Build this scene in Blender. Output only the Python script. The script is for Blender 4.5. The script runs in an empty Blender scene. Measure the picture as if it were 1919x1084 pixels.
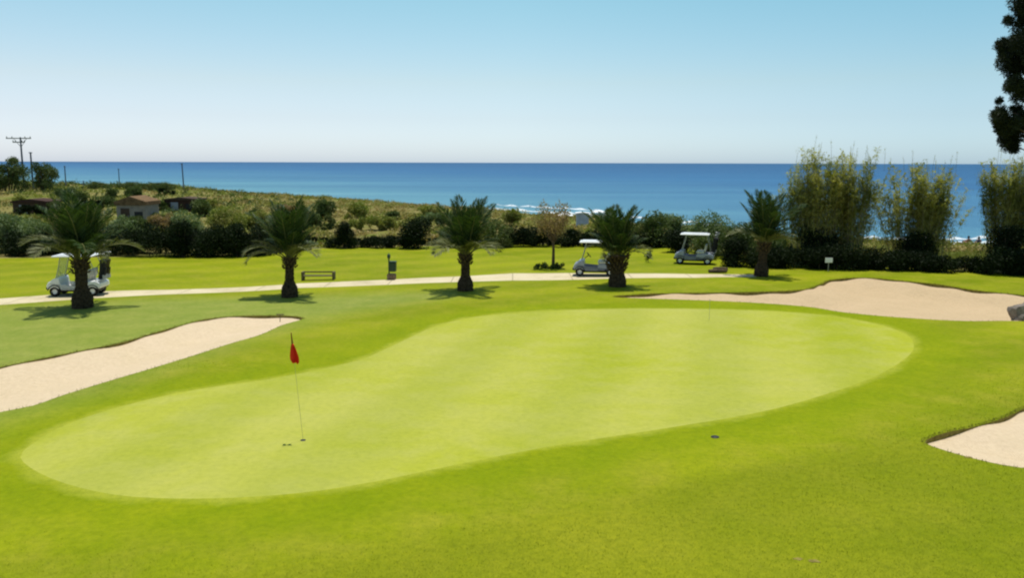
import bpy, math, random
import numpy as np
from mathutils import Vector, Matrix, Euler, noise as mnoise
from mathutils.geometry import delaunay_2d_cdt

rng = np.random.default_rng(7)
random.seed(7)
S = bpy.context.scene
COL = S.collection
PI = math.pi

# ------------------------------------------------------------------ camera
FPX = 1600.0
EYE = Vector((0, 0, 6.0))
PITCH = math.atan(237.0 / FPX)
ROLL = math.radians(0.16)
CR = (Matrix.Rotation(PI / 2 - PITCH, 3, 'X') @ Matrix.Rotation(ROLL, 3, 'Z'))
cd = bpy.data.cameras.new('camera')
cam = bpy.data.objects.new('camera', cd)
COL.objects.link(cam)
cam.location = EYE
cam.rotation_euler = CR.to_euler()
cd.sensor_width = 36
cd.lens = 36 * FPX / 1919
cd.clip_start = 0.1
cd.clip_end = 120000
S.camera = cam

# ------------------------------------------------------------------ terrain height
def lerp_tab(v, xs, ys):
    return np.interp(v, xs, ys)

def sstep(a, b, v):
    t = np.clip((v - a) / (b - a), 0, 1)
    return t * t * (3 - 2 * t)

SEA = -3.0
def coast(px):
    return lerp_tab(px, [-1500, 0, 400, 700, 900, 1100, 1200, 1500, 1650, 1919, 3500],
                        [260, 240, 230, 205, 172, 150, 138, 104, 100, 98, 90])

def H(x, y):
    x = np.asarray(x, float); y = np.asarray(y, float)
    yy = np.maximum(y, 6)
    px = np.clip(959.5 + FPX * x / yy, -1500, 3500)
    yc = coast(px)
    yr = np.minimum(130, 0.74 * yc)
    ys = lerp_tab(px, [-1500, 1000, 1300, 1450, 3500], [60, 64, 58, 50, 48])
    zr = lerp_tab(px, [-1500, 0, 160, 330, 420, 550, 700, 850, 1000, 1300, 1500, 3500],
                      [2.6, 2.4, 2.2, 1.75, 0.9, 0.05, -0.75, -1.2, -1.5, -1.5, -1.3, -1.3])
    h = zr * sstep(ys, yr, y)
    h = h + (-7.0 - zr) * sstep(yr, yc + (yc - yr) * 0.9, y)
    amp = sstep(ys - 5, ys + 12, y) * (1 - sstep(yr, yc, y))
    h = h + amp * (0.28 * np.sin(x * 0.21 + 1.3) * np.cos(y * 0.17) + 0.18 * np.sin(x * 0.47 + y * 0.33))
    # gentle roll of the course itself
    c = 1 - sstep(ys - 12, ys, y)
    h = h + c * (0.10 * np.sin(x * 0.17 + 0.6) * np.sin(y * 0.19) + 0.05 * np.sin(x * 0.41 + y * 0.23))
    return h

def ray(px, py):
    d = Vector(((px - 959.5) / FPX, -(py - 542.0) / FPX, -1.0))
    return (CR @ d)

def G(px, py):
    """ground point seen at photo pixel"""
    d = ray(px, py)
    z = 0.0
    for _ in range(12):
        t = (z - EYE.z) / d.z
        x, y = EYE.x + d.x * t, EYE.y + d.y * t
        z = float(H(x, y))
    return Vector((x, y, z))

def AT(px, py, Y):
    """point seen at photo pixel at depth Y"""
    d = ray(px, py)
    t = Y / d.y
    return EYE + d * t

def XY(px, Y):
    """ground point at depth Y in the column px"""
    p = AT(px, 304, Y)
    return Vector((p.x, Y, float(H(p.x, Y))))

def yplane(px, py, z):
    d = ray(px, py); t = (z - EYE.z) / d.z
    return EYE + d * t

# ------------------------------------------------------------------ objects
def tag(o, label=None, cat=None, group=None, kind=None):
    if label: o['label'] = label
    if cat: o['category'] = cat
    if group: o['group'] = group
    if kind: o['kind'] = kind
    return o

def empty(name, loc, rz=0.0, scale=1.0):
    o = bpy.data.objects.new(name, None)
    COL.objects.link(o)
    o.location = loc; o.rotation_euler = (0, 0, rz); o.scale = (scale,) * 3
    o.empty_display_size = 0.2
    return o

def np_mesh(name, verts, faces, smooth=False, tint=None):
    """faces: int array (n,3) or (n,4)"""
    verts = np.asarray(verts, np.float32); faces = np.asarray(faces, np.int32)
    me = bpy.data.meshes.new(name)
    k = faces.shape[1]; n = faces.shape[0]
    me.vertices.add(len(verts)); me.vertices.foreach_set('co', verts.ravel())
    me.loops.add(n * k); me.loops.foreach_set('vertex_index', faces.ravel())
    me.polygons.add(n)
    me.polygons.foreach_set('loop_start', np.arange(0, n * k, k, dtype=np.int32))
    me.polygons.foreach_set('use_smooth', np.full(n, smooth))
    if tint is not None:
        a = me.attributes.new('tint', 'FLOAT', 'POINT')
        a.data.foreach_set('value', np.asarray(tint, np.float32))
    me.update(calc_edges=True); me.validate()
    return me

def link(name, me, mat, parent=None, loc=None):
    if mat is not None:
        me.materials.clear(); me.materials.append(mat)
    o = bpy.data.objects.new(name, me)
    COL.objects.link(o)
    if parent is not None: o.parent = parent
    if loc is not None: o.location = loc
    return o

class MB:
    """collects shapes and links them as one mesh object"""
    def __init__(s): s.v = []; s.f = []; s.sm = []
    def add(s, vs, fs, smooth=False):
        b = len(s.v); s.v += [tuple(v) for v in vs]
        s.f += [tuple(i + b for i in f) for f in fs]; s.sm += [smooth] * len(fs)
        return s
    def box(s, c, size, rot=None, bev=0.0, taper=1.0):
        hx, hy, hz = [q / 2 for q in size]
        b = min(bev, hx * .9, hy * .9, hz * .9)
        ring = lambda x, y: [(-x + b, -y), (x - b, -y), (x, -y + b), (x, y - b), (x - b, y), (-x + b, y), (-x, y - b), (-x, -y + b)] if b > 0 else [(-x, -y), (x, -y), (x, y), (-x, y)]
        vs = []
        if b > 0:
            levels = [(-hz, b, 1.0), (-hz + b, 0, 1.0), (hz - b, 0, taper), (hz, b, taper)]
        else:
            levels = [(-hz, 0, 1.0), (hz, 0, taper)]
        for z, ins, tp in levels:
            for (x, y) in ring((hx - ins) * tp, (hy - ins) * tp): vs.append(Vector((x, y, z)))
        n = len(vs) // len(levels)
        fs = [tuple(reversed(range(n))), tuple(range((len(levels) - 1) * n, len(levels) * n))]
        for l in range(len(levels) - 1):
            for i in range(n):
                j = (i + 1) % n
                fs.append((l * n + i, l * n + j, (l + 1) * n + j, (l + 1) * n + i))
        M = rot.to_matrix() if rot is not None else Matrix.Identity(3)
        s.add([M @ v + Vector(c) for v in vs], fs); return s
    def tube(s, pts, rad, n=8, cap=True, smooth=True):
        pts = [Vector(p) for p in pts]
        if not hasattr(rad, '__len__'): rad = [rad] * len(pts)
        vs = []; up = None
        for i, p in enumerate(pts):
            d = (pts[min(i + 1, len(pts) - 1)] - pts[max(i - 1, 0)]).normalized()
            if up is None:
                up = Vector((0, 0, 1)) if abs(d.z) < .9 else Vector((1, 0, 0))
            a = d.cross(up).normalized(); b = a.cross(d).normalized(); up = b
            for k in range(n):
                t = 2 * PI * k / n
                vs.append(p + (a * math.cos(t) + b * math.sin(t)) * rad[i])
        fs = []
        for i in range(len(pts) - 1):
            for k in range(n):
                j = (k + 1) % n
                fs.append((i * n + k, i * n + j, (i + 1) * n + j, (i + 1) * n + k))
        s.add(vs, fs, smooth)
        if cap:
            s.add(vs[:n], [tuple(reversed(range(n)))]); s.add(vs[-n:], [tuple(range(n))])
        return s
    def lathe(s, prof, c=(0, 0, 0), n=16, axis='Z', smooth=True):
        vs = []
        for r, z in prof:
            for k in range(n):
                t = 2 * PI * k / n
                p = (r * math.cos(t), r * math.sin(t), z)
                if axis == 'Y': p = (p[0], p[2], p[1])
                if axis == 'X': p = (p[2], p[0], p[1])
                vs.append(Vector(p) + Vector(c))
        fs = []
        for i in range(len(prof) - 1):
            for k in range(n):
                j = (k + 1) % n
                fs.append((i * n + k, i * n + j, (i + 1) * n + j, (i + 1) * n + k))
        s.add(vs, fs, smooth); return s
    def prism(s, prof, y0, y1, bev=0):
        """profile in XZ extruded along Y"""
        n = len(prof)
        vs = [Vector((x, y0, z)) for x, z in prof] + [Vector((x, y1, z)) for x, z in prof]
        fs = [tuple(range(n)), tuple(reversed(range(n, 2 * n)))]
        for i in range(n):
            j = (i + 1) % n
            fs.append((j, i, n + i, n + j))
        s.add(vs, fs); return s
    def build(s, name, mat, parent=None, loc=None, bevel=0):
        me = bpy.data.meshes.new(name)
        me.from_pydata(s.v, [], s.f)
        me.polygons.foreach_set('use_smooth', s.sm)
        me.update()
        o = link(name, me, mat, parent, loc)
        if bevel:
            m = o.modifiers.new('bevel', 'BEVEL'); m.width = bevel; m.segments = 2; m.limit_method = 'ANGLE'
        return o

def copy_tree(o, parent=None):
    c = o.copy(); COL.objects.link(c); c.parent = parent
    for ch in list(o.children): copy_tree(ch, c)
    return c

# ------------------------------------------------------------------ materials
def newmat(name):
    m = bpy.data.materials.new(name); m.use_nodes = True
    nt = m.node_tree
    for n in list(nt.nodes): nt.nodes.remove(n)
    out = nt.nodes.new('ShaderNodeOutputMaterial')
    return m, nt, out

def N(nt, typ, **kw):
    n = nt.nodes.new(typ)
    for k, v in kw.items():
        if k.startswith('i_'):
            key = k[2:].replace('_', ' ')
            n.inputs[key].default_value = v
        else: setattr(n, k, v)
    return n

def noise_n(nt, vec, scale, detail=4, rough=.6, dim='3D'):
    n = N(nt, 'ShaderNodeTexNoise'); n.inputs['Scale'].default_value = scale
    n.inputs['Detail'].default_value = detail; n.inputs['Roughness'].default_value = rough
    nt.links.new(vec, n.inputs['Vector'])
    return n.outputs['Fac']

def ramp(nt, fac, stops):
    r = N(nt, 'ShaderNodeValToRGB')
    el = r.color_ramp.elements
    while len(el) > 1: el.remove(el[0])
    el[0].position = stops[0][0]; el[0].color = (*stops[0][1], 1)
    for p, c in stops[1:]:
        e = el.new(p); e.color = (*c, 1)
    nt.links.new(fac, r.inputs[0])
    return r.outputs[0]

def mixc(nt, fac, a, b, mode='MIX'):
    m = N(nt, 'ShaderNodeMix', data_type='RGBA', blend_type=mode)
    for sock, v in ((m.inputs[0], fac), (m.inputs[6], a), (m.inputs[7], b)):
        if isinstance(v, (int, float)): sock.default_value = v
        elif isinstance(v, tuple): sock.default_value = (*v, 1)
        else: nt.links.new(v, sock)
    return m.outputs[2]

def mathn(nt, op, a, b=0.0, clamp=False):
    m = N(nt, 'ShaderNodeMath', operation=op, use_clamp=clamp)
    for s, v in ((m.inputs[0], a), (m.inputs[1], b)):
        if isinstance(v, (int, float)): s.default_value = v
        else: nt.links.new(v, s)
    return m.outputs[0]

def pos(nt):
    return N(nt, 'ShaderNodeNewGeometry').outputs['Position']

def bump(nt, h, strength, dist=.02):
    b = N(nt, 'ShaderNodeBump'); b.inputs['Strength'].default_value = strength
    b.inputs['Distance'].default_value = dist
    nt.links.new(h, b.inputs['Height'])
    return b.outputs[0]

def simple(name, col, rough=.6, spec=.3, metal=0, var=.15, scale=8, bmp=0.0, coat=0, local=True):
    m, nt, out = newmat(name)
    p = N(nt, 'ShaderNodeBsdfPrincipled')
    v = N(nt, 'ShaderNodeTexCoord').outputs['Object'] if local else pos(nt)
    f = noise_n(nt, v, scale, 5, .65)
    dark = tuple(c * (1 - var * 1.6) for c in col); lite = tuple(min(1, c * (1 + var)) for c in col)
    c = ramp(nt, f, [(.3, dark), (.5, col), (.72, lite)])
    nt.links.new(c, p.inputs['Base Color'])
    rr = ramp(nt, f, [(.2, (max(0, rough - .1),) * 3), (.8, (min(1, rough + .12),) * 3)])
    nt.links.new(rr, p.inputs['Roughness'])
    p.inputs['Specular IOR Level'].default_value = spec
    p.inputs['Metallic'].default_value = metal
    p.inputs['Coat Weight'].default_value = coat
    if bmp: nt.links.new(bump(nt, f, bmp), p.inputs['Normal'])
    nt.links.new(p.outputs[0], out.inputs[0])
    return m

def leafmat(name, c0, c1, c2=None, trans=.3, rough=.6, spec=.15, nscale=.9):
    """c0..c1 by per-leaf tint, patches of c2"""
    m, nt, out = newmat(name)
    a = N(nt, 'ShaderNodeAttribute', attribute_name='tint')
    col = mixc(nt, a.outputs['Fac'], c0, c1)
    if c2:
        f = noise_n(nt, pos(nt), nscale, 3, .6)
        f = ramp(nt, f, [(.45, (0, 0, 0)), (.68, (1, 1, 1))])
        col = mixc(nt, f, col, c2)
    p = N(nt, 'ShaderNodeBsdfPrincipled')
    p.inputs['Roughness'].default_value = rough
    p.inputs['Specular IOR Level'].default_value = spec
    nt.links.new(col, p.inputs['Base Color'])
    t = N(nt, 'ShaderNodeBsdfTranslucent')
    nt.links.new(mixc(nt, 1.0, col, (1.15, 1.25, .55), 'MULTIPLY'), t.inputs['Color'])
    mx = N(nt, 'ShaderNodeMixShader'); mx.inputs[0].default_value = trans
    nt.links.new(p.outputs[0], mx.inputs[1]); nt.links.new(t.outputs[0], mx.inputs[2])
    nt.links.new(mx.outputs[0], out.inputs[0])
    return m

def grassmat(name, base, alt, patch, stripe=None, sdir=(1, 0), swidth=1.6, fine=55, bmp=.5, patchamt=.7, cl=1.0, zones=False):
    m, nt, out = newmat(name)
    p = N(nt, 'ShaderNodeBsdfPrincipled')
    v = pos(nt)
    big = noise_n(nt, v, .11, 4, .55)
    mid = noise_n(nt, v, .9, 5, .6)
    fin = noise_n(nt, v, fine, 3, .7)
    clump = noise_n(nt, v, 7.0, 5, .7)
    col = mixc(nt, ramp(nt, big, [(.38, (0, 0, 0)), (.62, (1, 1, 1))]), base, alt)
    col = mixc(nt, mathn(nt, 'MULTIPLY', ramp(nt, mid, [(.42, (0, 0, 0)), (.72, (1, 1, 1))]), patchamt), col, patch)
    if stripe:
        sp = N(nt, 'ShaderNodeSeparateXYZ'); nt.links.new(v, sp.inputs[0])
        L = math.hypot(*sdir)
        t = mathn(nt, 'ADD', mathn(nt, 'MULTIPLY', sp.outputs[0], -sdir[1] / L * PI / swidth), mathn(nt, 'MULTIPLY', sp.outputs[1], sdir[0] / L * PI / swidth))
        t = mathn(nt, 'ADD', t, mathn(nt, 'MULTIPLY', big, 2.5))
        t = mathn(nt, 'ADD', t, mathn(nt, 'MULTIPLY', mid, .8))
        s = mathn(nt, 'SINE', t)
        s = mathn(nt, 'MULTIPLY', mathn(nt, 'ADD', mathn(nt, 'MULTIPLY', s, 1.4), 1.0), .5, True)
        col = mixc(nt, mathn(nt, 'MULTIPLY', s, stripe), col, mixc(nt, 1.0, col, (.72, .8, .6), 'MULTIPLY'))
    if zones:
        def att(n): return N(nt, 'ShaderNodeAttribute', attribute_name=n).outputs['Fac']
        gd = mathn(nt, 'ADD', att('from_green'), mathn(nt, 'MULTIPLY', mathn(nt, 'SUBTRACT', mid, .5), .9))
        near = ramp(nt, mathn(nt, 'DIVIDE', gd, 5.0, True), [(0, (1, 1, 1)), (.20, (1, 1, 1)), (.42, (.25, .25, .25)), (.7, (0, 0, 0))])
        ap = mixc(nt, ramp(nt, mid, [(.3, (0, 0, 0)), (.7, (1, 1, 1))]), (.170, .225, .0015), (.220, .256, .004))
        ap = mixc(nt, mathn(nt, 'MULTIPLY', s, .35), ap, mixc(nt, 1.0, ap, (.80, .86, .6), 'MULTIPLY'))
        col = mixc(nt, near, col, ap)
        edge = ramp(nt, mathn(nt, 'DIVIDE', gd, .8, True), [(0, (.8, .8, .8)), (.4, (0, 0, 0))])
        col = mixc(nt, edge, col, (.30, .32, .03))
        streak = mixc(nt, ramp(nt, big, [(.4, (0, 0, 0)), (.6, (1, 1, 1))]), (.138, .176, .0035), (.235, .245, .010))
        col = mixc(nt, mathn(nt, 'MULTIPLY', att('longer_turf'), .75), col, streak)
        col = mixc(nt, mathn(nt, 'MULTIPLY', att('pale_turf'), .8), col, mixc(nt, ramp(nt, mid, [(.35, (0, 0, 0)), (.65, (1, 1, 1))]), (.185, .235, .04), (.235, .265, .06)))
    g = ramp(nt, clump, [(.28, (.64, .70, .55)), (.5, (1, 1, 1)), (.74, (1.32, 1.22, 1.2))])
    col = mixc(nt, cl, col, g, 'MULTIPLY')
    g = ramp(nt, fin, [(.25, (.66, .7, .6)), (.5, (1, 1, 1)), (.78, (1.3, 1.25, 1.2))])
    col = mixc(nt, .2 + .5 * cl, col, g, 'MULTIPLY')
    nt.links.new(col, p.inputs['Base Color'])
    p.inputs['Roughness'].default_value = .8
    p.inputs['Specular IOR Level'].default_value = .04
    hh = mathn(nt, 'ADD', fin, mathn(nt, 'MULTIPLY', clump, .6))
    nt.links.new(bump(nt, hh, bmp, .03), p.inputs['Normal'])
    nt.links.new(p.outputs[0], out.inputs[0])
    return m

def sandmat(name, c, c2, rake=True):
    m, nt, out = newmat(name)
    p = N(nt, 'ShaderNodeBsdfPrincipled')
    v = pos(nt)
    a = noise_n(nt, v, .55, 5, .6); b = noise_n(nt, v, 9, 5, .7); f = noise_n(nt, v, 120, 2, .6)
    col = mixc(nt, ramp(nt, a, [(.35, (0, 0, 0)), (.7, (1, 1, 1))]), c, c2)
    col = mixc(nt, 1.0, col, ramp(nt, b, [(.28, (.88, .86, .84)), (.6, (1, 1, 1)), (.8, (1.04, 1.03, 1.02))]), 'MULTIPLY')
    nt.links.new(col, p.inputs['Base Color'])
    p.inputs['Roughness'].default_value = .95; p.inputs['Specular IOR Level'].default_value = .1
    w = N(nt, 'ShaderNodeTexWave'); w.inputs['Scale'].default_value = 5; w.inputs['Distortion'].default_value = 6
    w.inputs['Detail'].default_value = 3; w.inputs['Detail Scale'].default_value = .6
    nt.links.new(v, w.inputs['Vector'])
    h = mathn(nt, 'ADD', mathn(nt, 'MULTIPLY', w.outputs['Fac'], .35), mathn(nt, 'MULTIPLY', b, 1.3))
    vo = N(nt, 'ShaderNodeTexVoronoi'); vo.inputs['Scale'].default_value = 2.6; nt.links.new(v, vo.inputs['Vector'])
    dim = mathn(nt, 'MULTIPLY', ramp(nt, vo.outputs['Distance'], [(.12, (0, 0, 0)), (.3, (1, 1, 1))]), ramp(nt, a, [(.45, (0, 0, 0)), (.6, (1, 1, 1))]))
    h = mathn(nt, 'ADD', h, mathn(nt, 'MULTIPLY', dim, .8))
    h = mathn(nt, 'ADD', h, mathn(nt, 'MULTIPLY', f, .2))
    nt.links.new(bump(nt, h, .8, .045), p.inputs['Normal'])
    nt.links.new(p.outputs[0], out.inputs[0])
    return m

M = {}
M['green'] = grassmat('putting_green_turf', (.365, .37, .068), (.318, .345, .024), (.38, .377, .095), stripe=.38, sdir=(.25, 1), swidth=1.9, fine=90, bmp=.12, patchamt=.6, cl=.35)
M['collar'] = grassmat('collar_turf', (.225, .245, .003), (.24, .25, .004), (.26, .26, .012), stripe=.22, sdir=(17, 9), swidth=1.3, bmp=.25, cl=.4)
M['fairway'] = grassmat('fairway_turf', (.240, .268, .007), (.168, .208, .004), (.275, .262, .024), stripe=.5, sdir=(17.6, 11.6), swidth=1.7, fine=42, bmp=.3, cl=.6, zones=True)
M['sand'] = sandmat('bunker_sand', (.67, .53, .355), (.645, .512, .33))
M['sandR'] = sandmat('bunker_sand_tan', (.575, .43, .26), (.54, .405, .24))
M['beach'] = sandmat('beach_sand', (.42, .34, .22), (.30, .28, .13))
def pathmat():
    m, nt, out = newmat('cart_path_concrete'); v = pos(nt)
    p = N(nt, 'ShaderNodeBsdfPrincipled'); p.inputs['Roughness'].default_value = .92; p.inputs['Specular IOR Level'].default_value = .1
    a = noise_n(nt, v, .5, 5, .65); b = noise_n(nt, v, 14, 4, .7)
    col = ramp(nt, a, [(.3, (.46, .39, .24)), (.5, (.60, .51, .33)), (.7, (.64, .56, .38))])
    col = mixc(nt, 1.0, col, ramp(nt, b, [(.3, (.82, .81, .78)), (.6, (1, 1, 1))]), 'MULTIPLY')
    sp = N(nt, 'ShaderNodeSeparateXYZ'); nt.links.new(v, sp.inputs[0])
    fr_ = mathn(nt, 'FRACT', mathn(nt, 'DIVIDE', sp.outputs[0], 3.1))
    j = mathn(nt, 'LESS_THAN', fr_, .02)
    col = mixc(nt, mathn(nt, 'MULTIPLY', j, .6), col, (.2, .17, .1))
    nt.links.new(col, p.inputs['Base Color']); nt.links.new(bump(nt, b, .3, .01), p.inputs['Normal'])
    nt.links.new(p.outputs[0], out.inputs[0]); return m
M['pathm'] = pathmat()
M['pathm_old'] = simple('cart_path_concrete', (.60, .51, .32), .9, .1, var=.12, scale=1.2, bmp=.2, local=False)
M['lip'] = simple('bunker_lip_soil', (.20, .165, .045), .95, .05, var=.4, scale=6, bmp=.6, local=False)

def dunemat():
    m, nt, out = newmat('dune_ground')
    p = N(nt, 'ShaderNodeBsdfPrincipled'); v = pos(nt)
    a = noise_n(nt, v, .10, 5, .65); b = noise_n(nt, v, .7, 5, .7); c = noise_n(nt, v, 4, 4, .7)
    col = ramp(nt, a, [(.32, (.07, .10, .015)), (.46, (.16, .18, .03)), (.56, (.24, .20, .07)), (.68, (.14, .17, .025))])
    col = mixc(nt, ramp(nt, b, [(.45, (0, 0, 0)), (.7, (1, 1, 1))]), col, (.26, .22, .09))
    col = mixc(nt, 1.0, col, ramp(nt, c, [(.3, (.6, .62, .55)), (.6, (1, 1, 1)), (.8, (1.2, 1.2, 1.1))]), 'MULTIPLY')
    nt.links.new(col, p.inputs['Base Color']); p.inputs['Roughness'].default_value = .95
    p.inputs['Specular IOR Level'].default_value = .05
    nt.links.new(bump(nt, c, .7, .15), p.inputs['Normal'])
    nt.links.new(p.outputs[0], out.inputs[0]); return m
M['dune'] = dunemat()

def seamat():
    m, nt, out = newmat('sea_water')
    p = N(nt, 'ShaderNodeBsdfPrincipled'); v = pos(nt)
    sp = N(nt, 'ShaderNodeSeparateXYZ'); nt.links.new(v, sp.inputs[0])
    X, Y = sp.outputs[0], sp.outputs[1]
    # water colour follows depth of the sea bed: shallow turquoise near the shore, deep blue offshore
    lg = mathn(nt, 'LOGARITHM', mathn(nt, 'MAXIMUM', Y, 20.0), 10.0)
    wob = noise_n(nt, v, .006, 4, .6)
    lg = mathn(nt, 'ADD', lg, mathn(nt, 'MULTIPLY', mathn(nt, 'SUBTRACT', wob, .5), .35))
    shelf = mathn(nt, 'MULTIPLY', mathn(nt, 'DIVIDE', X, mathn(nt, 'MAXIMUM', Y, 20.0)), .75)
    shelf = mathn(nt, 'MAXIMUM', mathn(nt, 'MINIMUM', shelf, .35), -.6)
    lg = mathn(nt, 'ADD', lg, shelf)
    f = mathn(nt, 'DIVIDE', mathn(nt, 'SUBTRACT', lg, 1.9), 1.9, True)
    col = ramp(nt, f, [(0, (.13, .27, .30)), (.16, (.09, .235, .30)), (.30, (.050, .165, .27)), (.5, (.020, .105, .235)), (.75, (.012, .08, .20)), (1, (.008, .07, .18))])
    # long streaks of wind on the water
    mp = N(nt, 'ShaderNodeMapping'); mp.inputs['Scale'].default_value = (.0012, .009, 1)
    nt.links.new(v, mp.inputs[0])
    st = noise_n(nt, mp.outputs[0], 3.0, 6, .62)
    col = mixc(nt, 1.0, col, ramp(nt, st, [(.32, (.74, .80, .86)), (.5, (1, 1, 1)), (.68, (1.5, 1.3, 1.15))]), 'MULTIPLY')
    nt.links.new(col, p.inputs['Base Color'])
    p.inputs['Roughness'].default_value = .42
    p.inputs['IOR'].default_value = 1.33
    p.inputs['Specular IOR Level'].default_value = .22
    mp2 = N(nt, 'ShaderNodeMapping'); mp2.inputs['Scale'].default_value = (.35, 1, 1)
    nt.links.new(v, mp2.inputs[0])
    w1 = noise_n(nt, mp2.outputs[0], .5, 6, .65)
    nt.links.new(bump(nt, w1, .8, .8), p.inputs['Normal'])
    nt.links.new(p.outputs[0], out.inputs[0]); return m
M['sea'] = seamat()

def foammat():
    m, nt, out = newmat('sea_foam')
    p = N(nt, 'ShaderNodeBsdfPrincipled'); p.inputs['Base Color'].default_value = (.72, .78, .80, 1); p.inputs['Roughness'].default_value = .8
    mp = N(nt, 'ShaderNodeMapping'); mp.inputs['Scale'].default_value = (.35, 1, 1); nt.links.new(pos(nt), mp.inputs[0])
    f = noise_n(nt, mp.outputs[0], .8, 6, .7)
    a = ramp(nt, f, [(.33, (.1, .1, .1)), (.55, (.9, .9, .9))])
    t = N(nt, 'ShaderNodeBsdfTransparent'); mx = N(nt, 'ShaderNodeMixShader')
    nt.links.new(a, mx.inputs[0]); nt.links.new(t.outputs[0], mx.inputs[1]); nt.links.new(p.outputs[0], mx.inputs[2])
    nt.links.new(mx.outputs[0], out.inputs[0]); return m
M['foam'] = foammat()
M['frond'] = leafmat('palm_leaf', (.014, .034, .008), (.070, .112, .028), trans=.2, rough=.5, spec=.2)
M['frond_old'] = leafmat('palm_leaf_olive', (.09, .105, .035), (.18, .18, .075), trans=.2, rough=.5, spec=.2)
M['rachis'] = simple('palm_midrib', (.15, .15, .045), .6)
M['ptrunk'] = simple('palm_trunk_fibre', (.055, .038, .022), .95, .1, var=.5, scale=9, bmp=.8)
M['stub'] = simple('palm_leaf_stub', (.09, .065, .032), .9, .1, var=.4, scale=10, bmp=.5)
M['bark'] = simple('bark', (.10, .072, .045), .95, .1, var=.4, scale=7, bmp=.8)
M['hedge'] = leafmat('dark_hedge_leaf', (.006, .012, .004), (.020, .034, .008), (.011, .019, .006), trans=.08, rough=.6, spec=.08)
M['olive'] = leafmat('grey_green_leaf', (.11, .155, .06), (.24, .29, .14), (.10, .15, .045), trans=.25)
M['lime'] = leafmat('yellow_green_leaf', (.15, .19, .03), (.30, .31, .07), (.23, .21, .06), trans=.25)
M['midgreen'] = leafmat('mid_green_leaf', (.05, .085, .02), (.12, .16, .045), (.09, .10, .03), trans=.2)
M['brownleaf'] = leafmat('dry_brown_leaf', (.22, .15, .07), (.40, .29, .15), (.17, .14, .05), trans=.3)
M['tan'] = leafmat('tan_scrub_leaf', (.26, .19, .06), (.50, .38, .17), (.20, .21, .03), trans=.2, nscale=.12)
M['reedleaf'] = leafmat('reed_leaf', (.23, .235, .045), (.52, .48, .16), (.14, .165, .028), trans=.45, nscale=.55)
M['reedstem'] = simple('reed_cane', (.30, .26, .15), .7, .2, var=.3, scale=3)
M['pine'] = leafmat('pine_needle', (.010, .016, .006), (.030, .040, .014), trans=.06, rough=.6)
M['blade'] = leafmat('turf_blade', (.18, .215, .006), (.29, .305, .025), (.155, .19, .005), trans=.45, nscale=.5)
M['rim'] = leafmat('rim_grass_blade', (.11, .11, .02), (.27, .25, .05), trans=.25)
M['white'] = simple('white_plastic', (.74, .75, .74), .35, .5, var=.05, coat=.3)
M['cream'] = simple('cream_seat_vinyl', (.60, .57, .48), .5, .4, var=.06)
M['grey'] = simple('grey_trim', (.28, .29, .33), .45, .4, var=.1)
M['silver'] = simple('silver_blue_paint', (.30, .33, .42), .35, .5, var=.05, coat=.4)
M['black'] = simple('black_plastic', (.015, .015, .017), .5, .3, var=.2)
M['tyre'] = simple('tyre_rubber', (.02, .018, .017), .85, .15, var=.3)
M['metal'] = simple('galvanised_metal', (.35, .36, .37), .4, .5, metal=.6, var=.1)
M['woodd'] = simple('weathered_wood', (.13, .11, .055), .85, .15, var=.35, scale=12, bmp=.4)
M['binblk'] = simple('dark_green_plastic', (.012, .045, .022), .45, .4, var=.15)
M['brick'] = simple('brown_stone', (.20, .145, .09), .9, .1, var=.35, scale=10, bmp=.5)
M['red'] = simple('red_flag_cloth', (.72, .035, .015), .8, .1, var=.15)
M['reddark'] = simple('dark_red_flag_cloth', (.16, .03, .015), .8, .1, var=.15)
M['wall'] = simple('whitewashed_wall', (.27, .235, .20), .9, .1, var=.15, scale=2, bmp=.2)
M['wallblue'] = simple('pale_blue_wall', (.40, .44, .55), .9, .1, var=.12, scale=2)
M['brownwall'] = simple('dark_brown_boards', (.075, .05, .035), .85, .1, var=.3, scale=4)
M['maroon'] = simple('maroon_roof', (.06, .032, .024), .85, .1, var=.3, scale=4)
M['tile'] = simple('sandy_roof', (.52, .40, .30), .9, .1, var=.2, scale=3, bmp=.3)
M['rust'] = simple('rust_brown_roof', (.16, .10, .05), .9, .1, var=.35, scale=3, bmp=.3)
M['greyarm'] = simple('pale_grey_crossarm', (.30, .30, .27), .8, .2, var=.2)
M['lemon'] = simple('pale_yellow_pole', (.50, .48, .22), .5, .2, var=.05)
M['pole'] = simple('weathered_pole', (.10, .12, .15), .8, .2, var=.2)
M['skin'] = simple('skin', (.42, .22, .14), .6, .3, var=.06)
M['hair'] = simple('dark_hair', (.02, .014, .01), .6, .3, var=.2)
M['swimr'] = simple('plum_swimwear', (.16, .05, .07), .8, .1, var=.1)
M['swimb'] = simple('navy_swimwear', (.03, .04, .10), .8, .1, var=.1)
M['rock'] = simple('grey_brown_rock', (.20, .17, .14), .9, .15, var=.35, scale=5, bmp=.8)
M['canvas'] = simple('white_canvas', (.78, .79, .80), .8, .1, var=.06)
M['bagblk'] = simple('black_bag_nylon', (.02, .02, .022), .7, .2, var=.2)
M['bagbrn'] = simple('dark_olive_bag_nylon', (.06, .05, .02), .7, .2, var=.2)

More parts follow.
